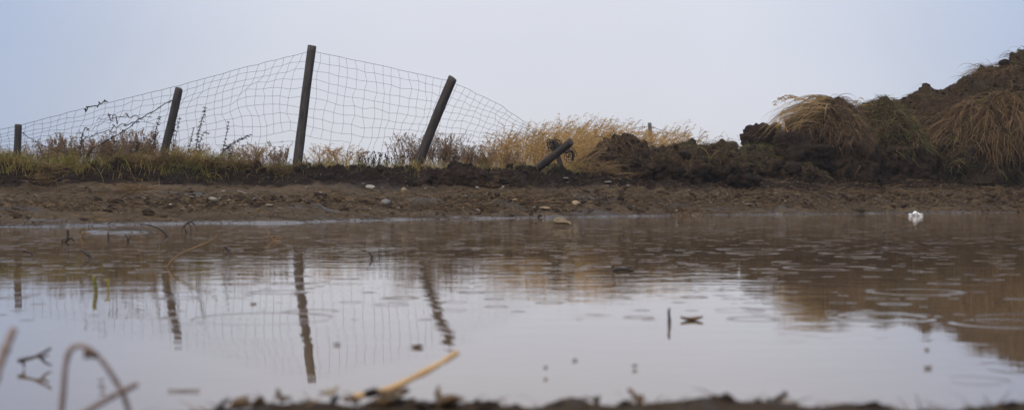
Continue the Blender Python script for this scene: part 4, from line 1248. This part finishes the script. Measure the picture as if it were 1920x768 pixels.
mr.inputs[1].default_value = .3; mr.inputs[2].default_value = .7; mr.inputs[3].default_value = .90; mr.inputs[4].default_value = 1.08
mul = nt.nodes.new('ShaderNodeVectorMath'); mul.operation = 'SCALE'
nt.links.new(rmp.outputs[0], mul.inputs[0]); nt.links.new(mr.outputs[0], mul.inputs['Scale'])
# the fog is brightest ahead, and duller to both sides
dotn = nt.nodes.new('ShaderNodeVectorMath'); dotn.operation = 'DOT_PRODUCT'
nt.links.new(tcn.outputs['Generated'], dotn.inputs[0]); dotn.inputs[1].default_value = Vector((.01, 1, .06)).normalized()
glow = nt.nodes.new('ShaderNodeMapRange'); glow.interpolation_type = 'SMOOTHSTEP'; nt.links.new(dotn.outputs['Value'], glow.inputs[0])
glow.inputs[1].default_value = .925; glow.inputs[2].default_value = 1.0; glow.inputs[3].default_value = 0.0; glow.inputs[4].default_value = 1.0
gmix = nt.nodes.new('ShaderNodeMix'); gmix.data_type = 'RGBA'; nt.links.new(glow.outputs[0], gmix.inputs[0])
gmix.inputs[6].default_value = (.64, .74, .89, 1); gmix.inputs[7].default_value = (1.15, 1.13, 1.10, 1)
gm2 = nt.nodes.new('ShaderNodeVectorMath'); gm2.operation = 'MULTIPLY'
nt.links.new(mul.outputs[0], gm2.inputs[0]); nt.links.new(gmix.outputs[2], gm2.inputs[1])
mul = gm2
mx = nt.nodes.new('ShaderNodeMix'); mx.data_type = 'RGBA'; mx.inputs[0].default_value = .88
nt.links.new(sky.outputs[0], mx.inputs[6]); nt.links.new(mul.outputs[0], mx.inputs[7])
bg = nt.nodes.new('ShaderNodeBackground'); bg.inputs['Strength'].default_value = .10
nt.links.new(mx.outputs[2], bg.inputs[0])
wo = nt.nodes.new('ShaderNodeOutputWorld'); nt.links.new(bg.outputs[0], wo.inputs[0])

# the misty air: one box round the whole scene
hz = NT('haze'); pv = hz.n('VolumePrincipled', {'Color': (.93, .95, 1.0, 1), 'Density': HAZE, 'Anisotropy': .2})
hz.t.links.new(pv.outputs[0], hz.out.inputs['Volume'])
bxv = np.array([(x_, y_, z_) for x_ in (-440, 440) for y_ in (-75, 620) for z_ in (-1.4, 5.0)], float)
hb = mk('haze', bxv, [np.array([(0, 1, 3, 2), (4, 6, 7, 5), (0, 4, 5, 1), (2, 3, 7, 6), (0, 2, 6, 4), (1, 5, 7, 3)])], hz.m, smooth=False)
tag(hb, None, None, None, 'stuff')

sl = bpy.data.lights.new('Sun', 'SUN'); sl.energy = 1.5; sl.angle = math.radians(20); sl.color = (1, .86, .70)
so = bpy.data.objects.new('Sun', sl); C.objects.link(so)
dirv = Vector((math.sin(math.radians(SUN_AZ)) * math.cos(math.radians(SUN_EL)), math.cos(math.radians(SUN_AZ)) * math.cos(math.radians(SUN_EL)), math.sin(math.radians(SUN_EL))))
so.rotation_euler = dirv.to_track_quat('Z', 'Y').to_euler()

cd = bpy.data.cameras.new('Camera'); cam = bpy.data.objects.new('Camera', cd); C.objects.link(cam)
cam.location = (0, 0, CAM); cam.rotation_euler = (PI / 2, 0, 0)
cd.sensor_fit = 'HORIZONTAL'; cd.sensor_width = 36; cd.lens = 36 * F / 1920
cd.shift_y = -(384 - HOR) / 1920
cd.clip_start = .02; cd.clip_end = 3000
cd.dof.use_dof = True; cd.dof.focus_distance = 14.5; cd.dof.aperture_fstop = 5.6
sc.camera = cam
sc.view_settings.view_transform = 'Standard'; sc.view_settings.look = 'None'
sc.view_settings.exposure = .15; sc.view_settings.gamma = 1
sc.cycles.max_bounces = 6
sc.cycles.use_denoising = True
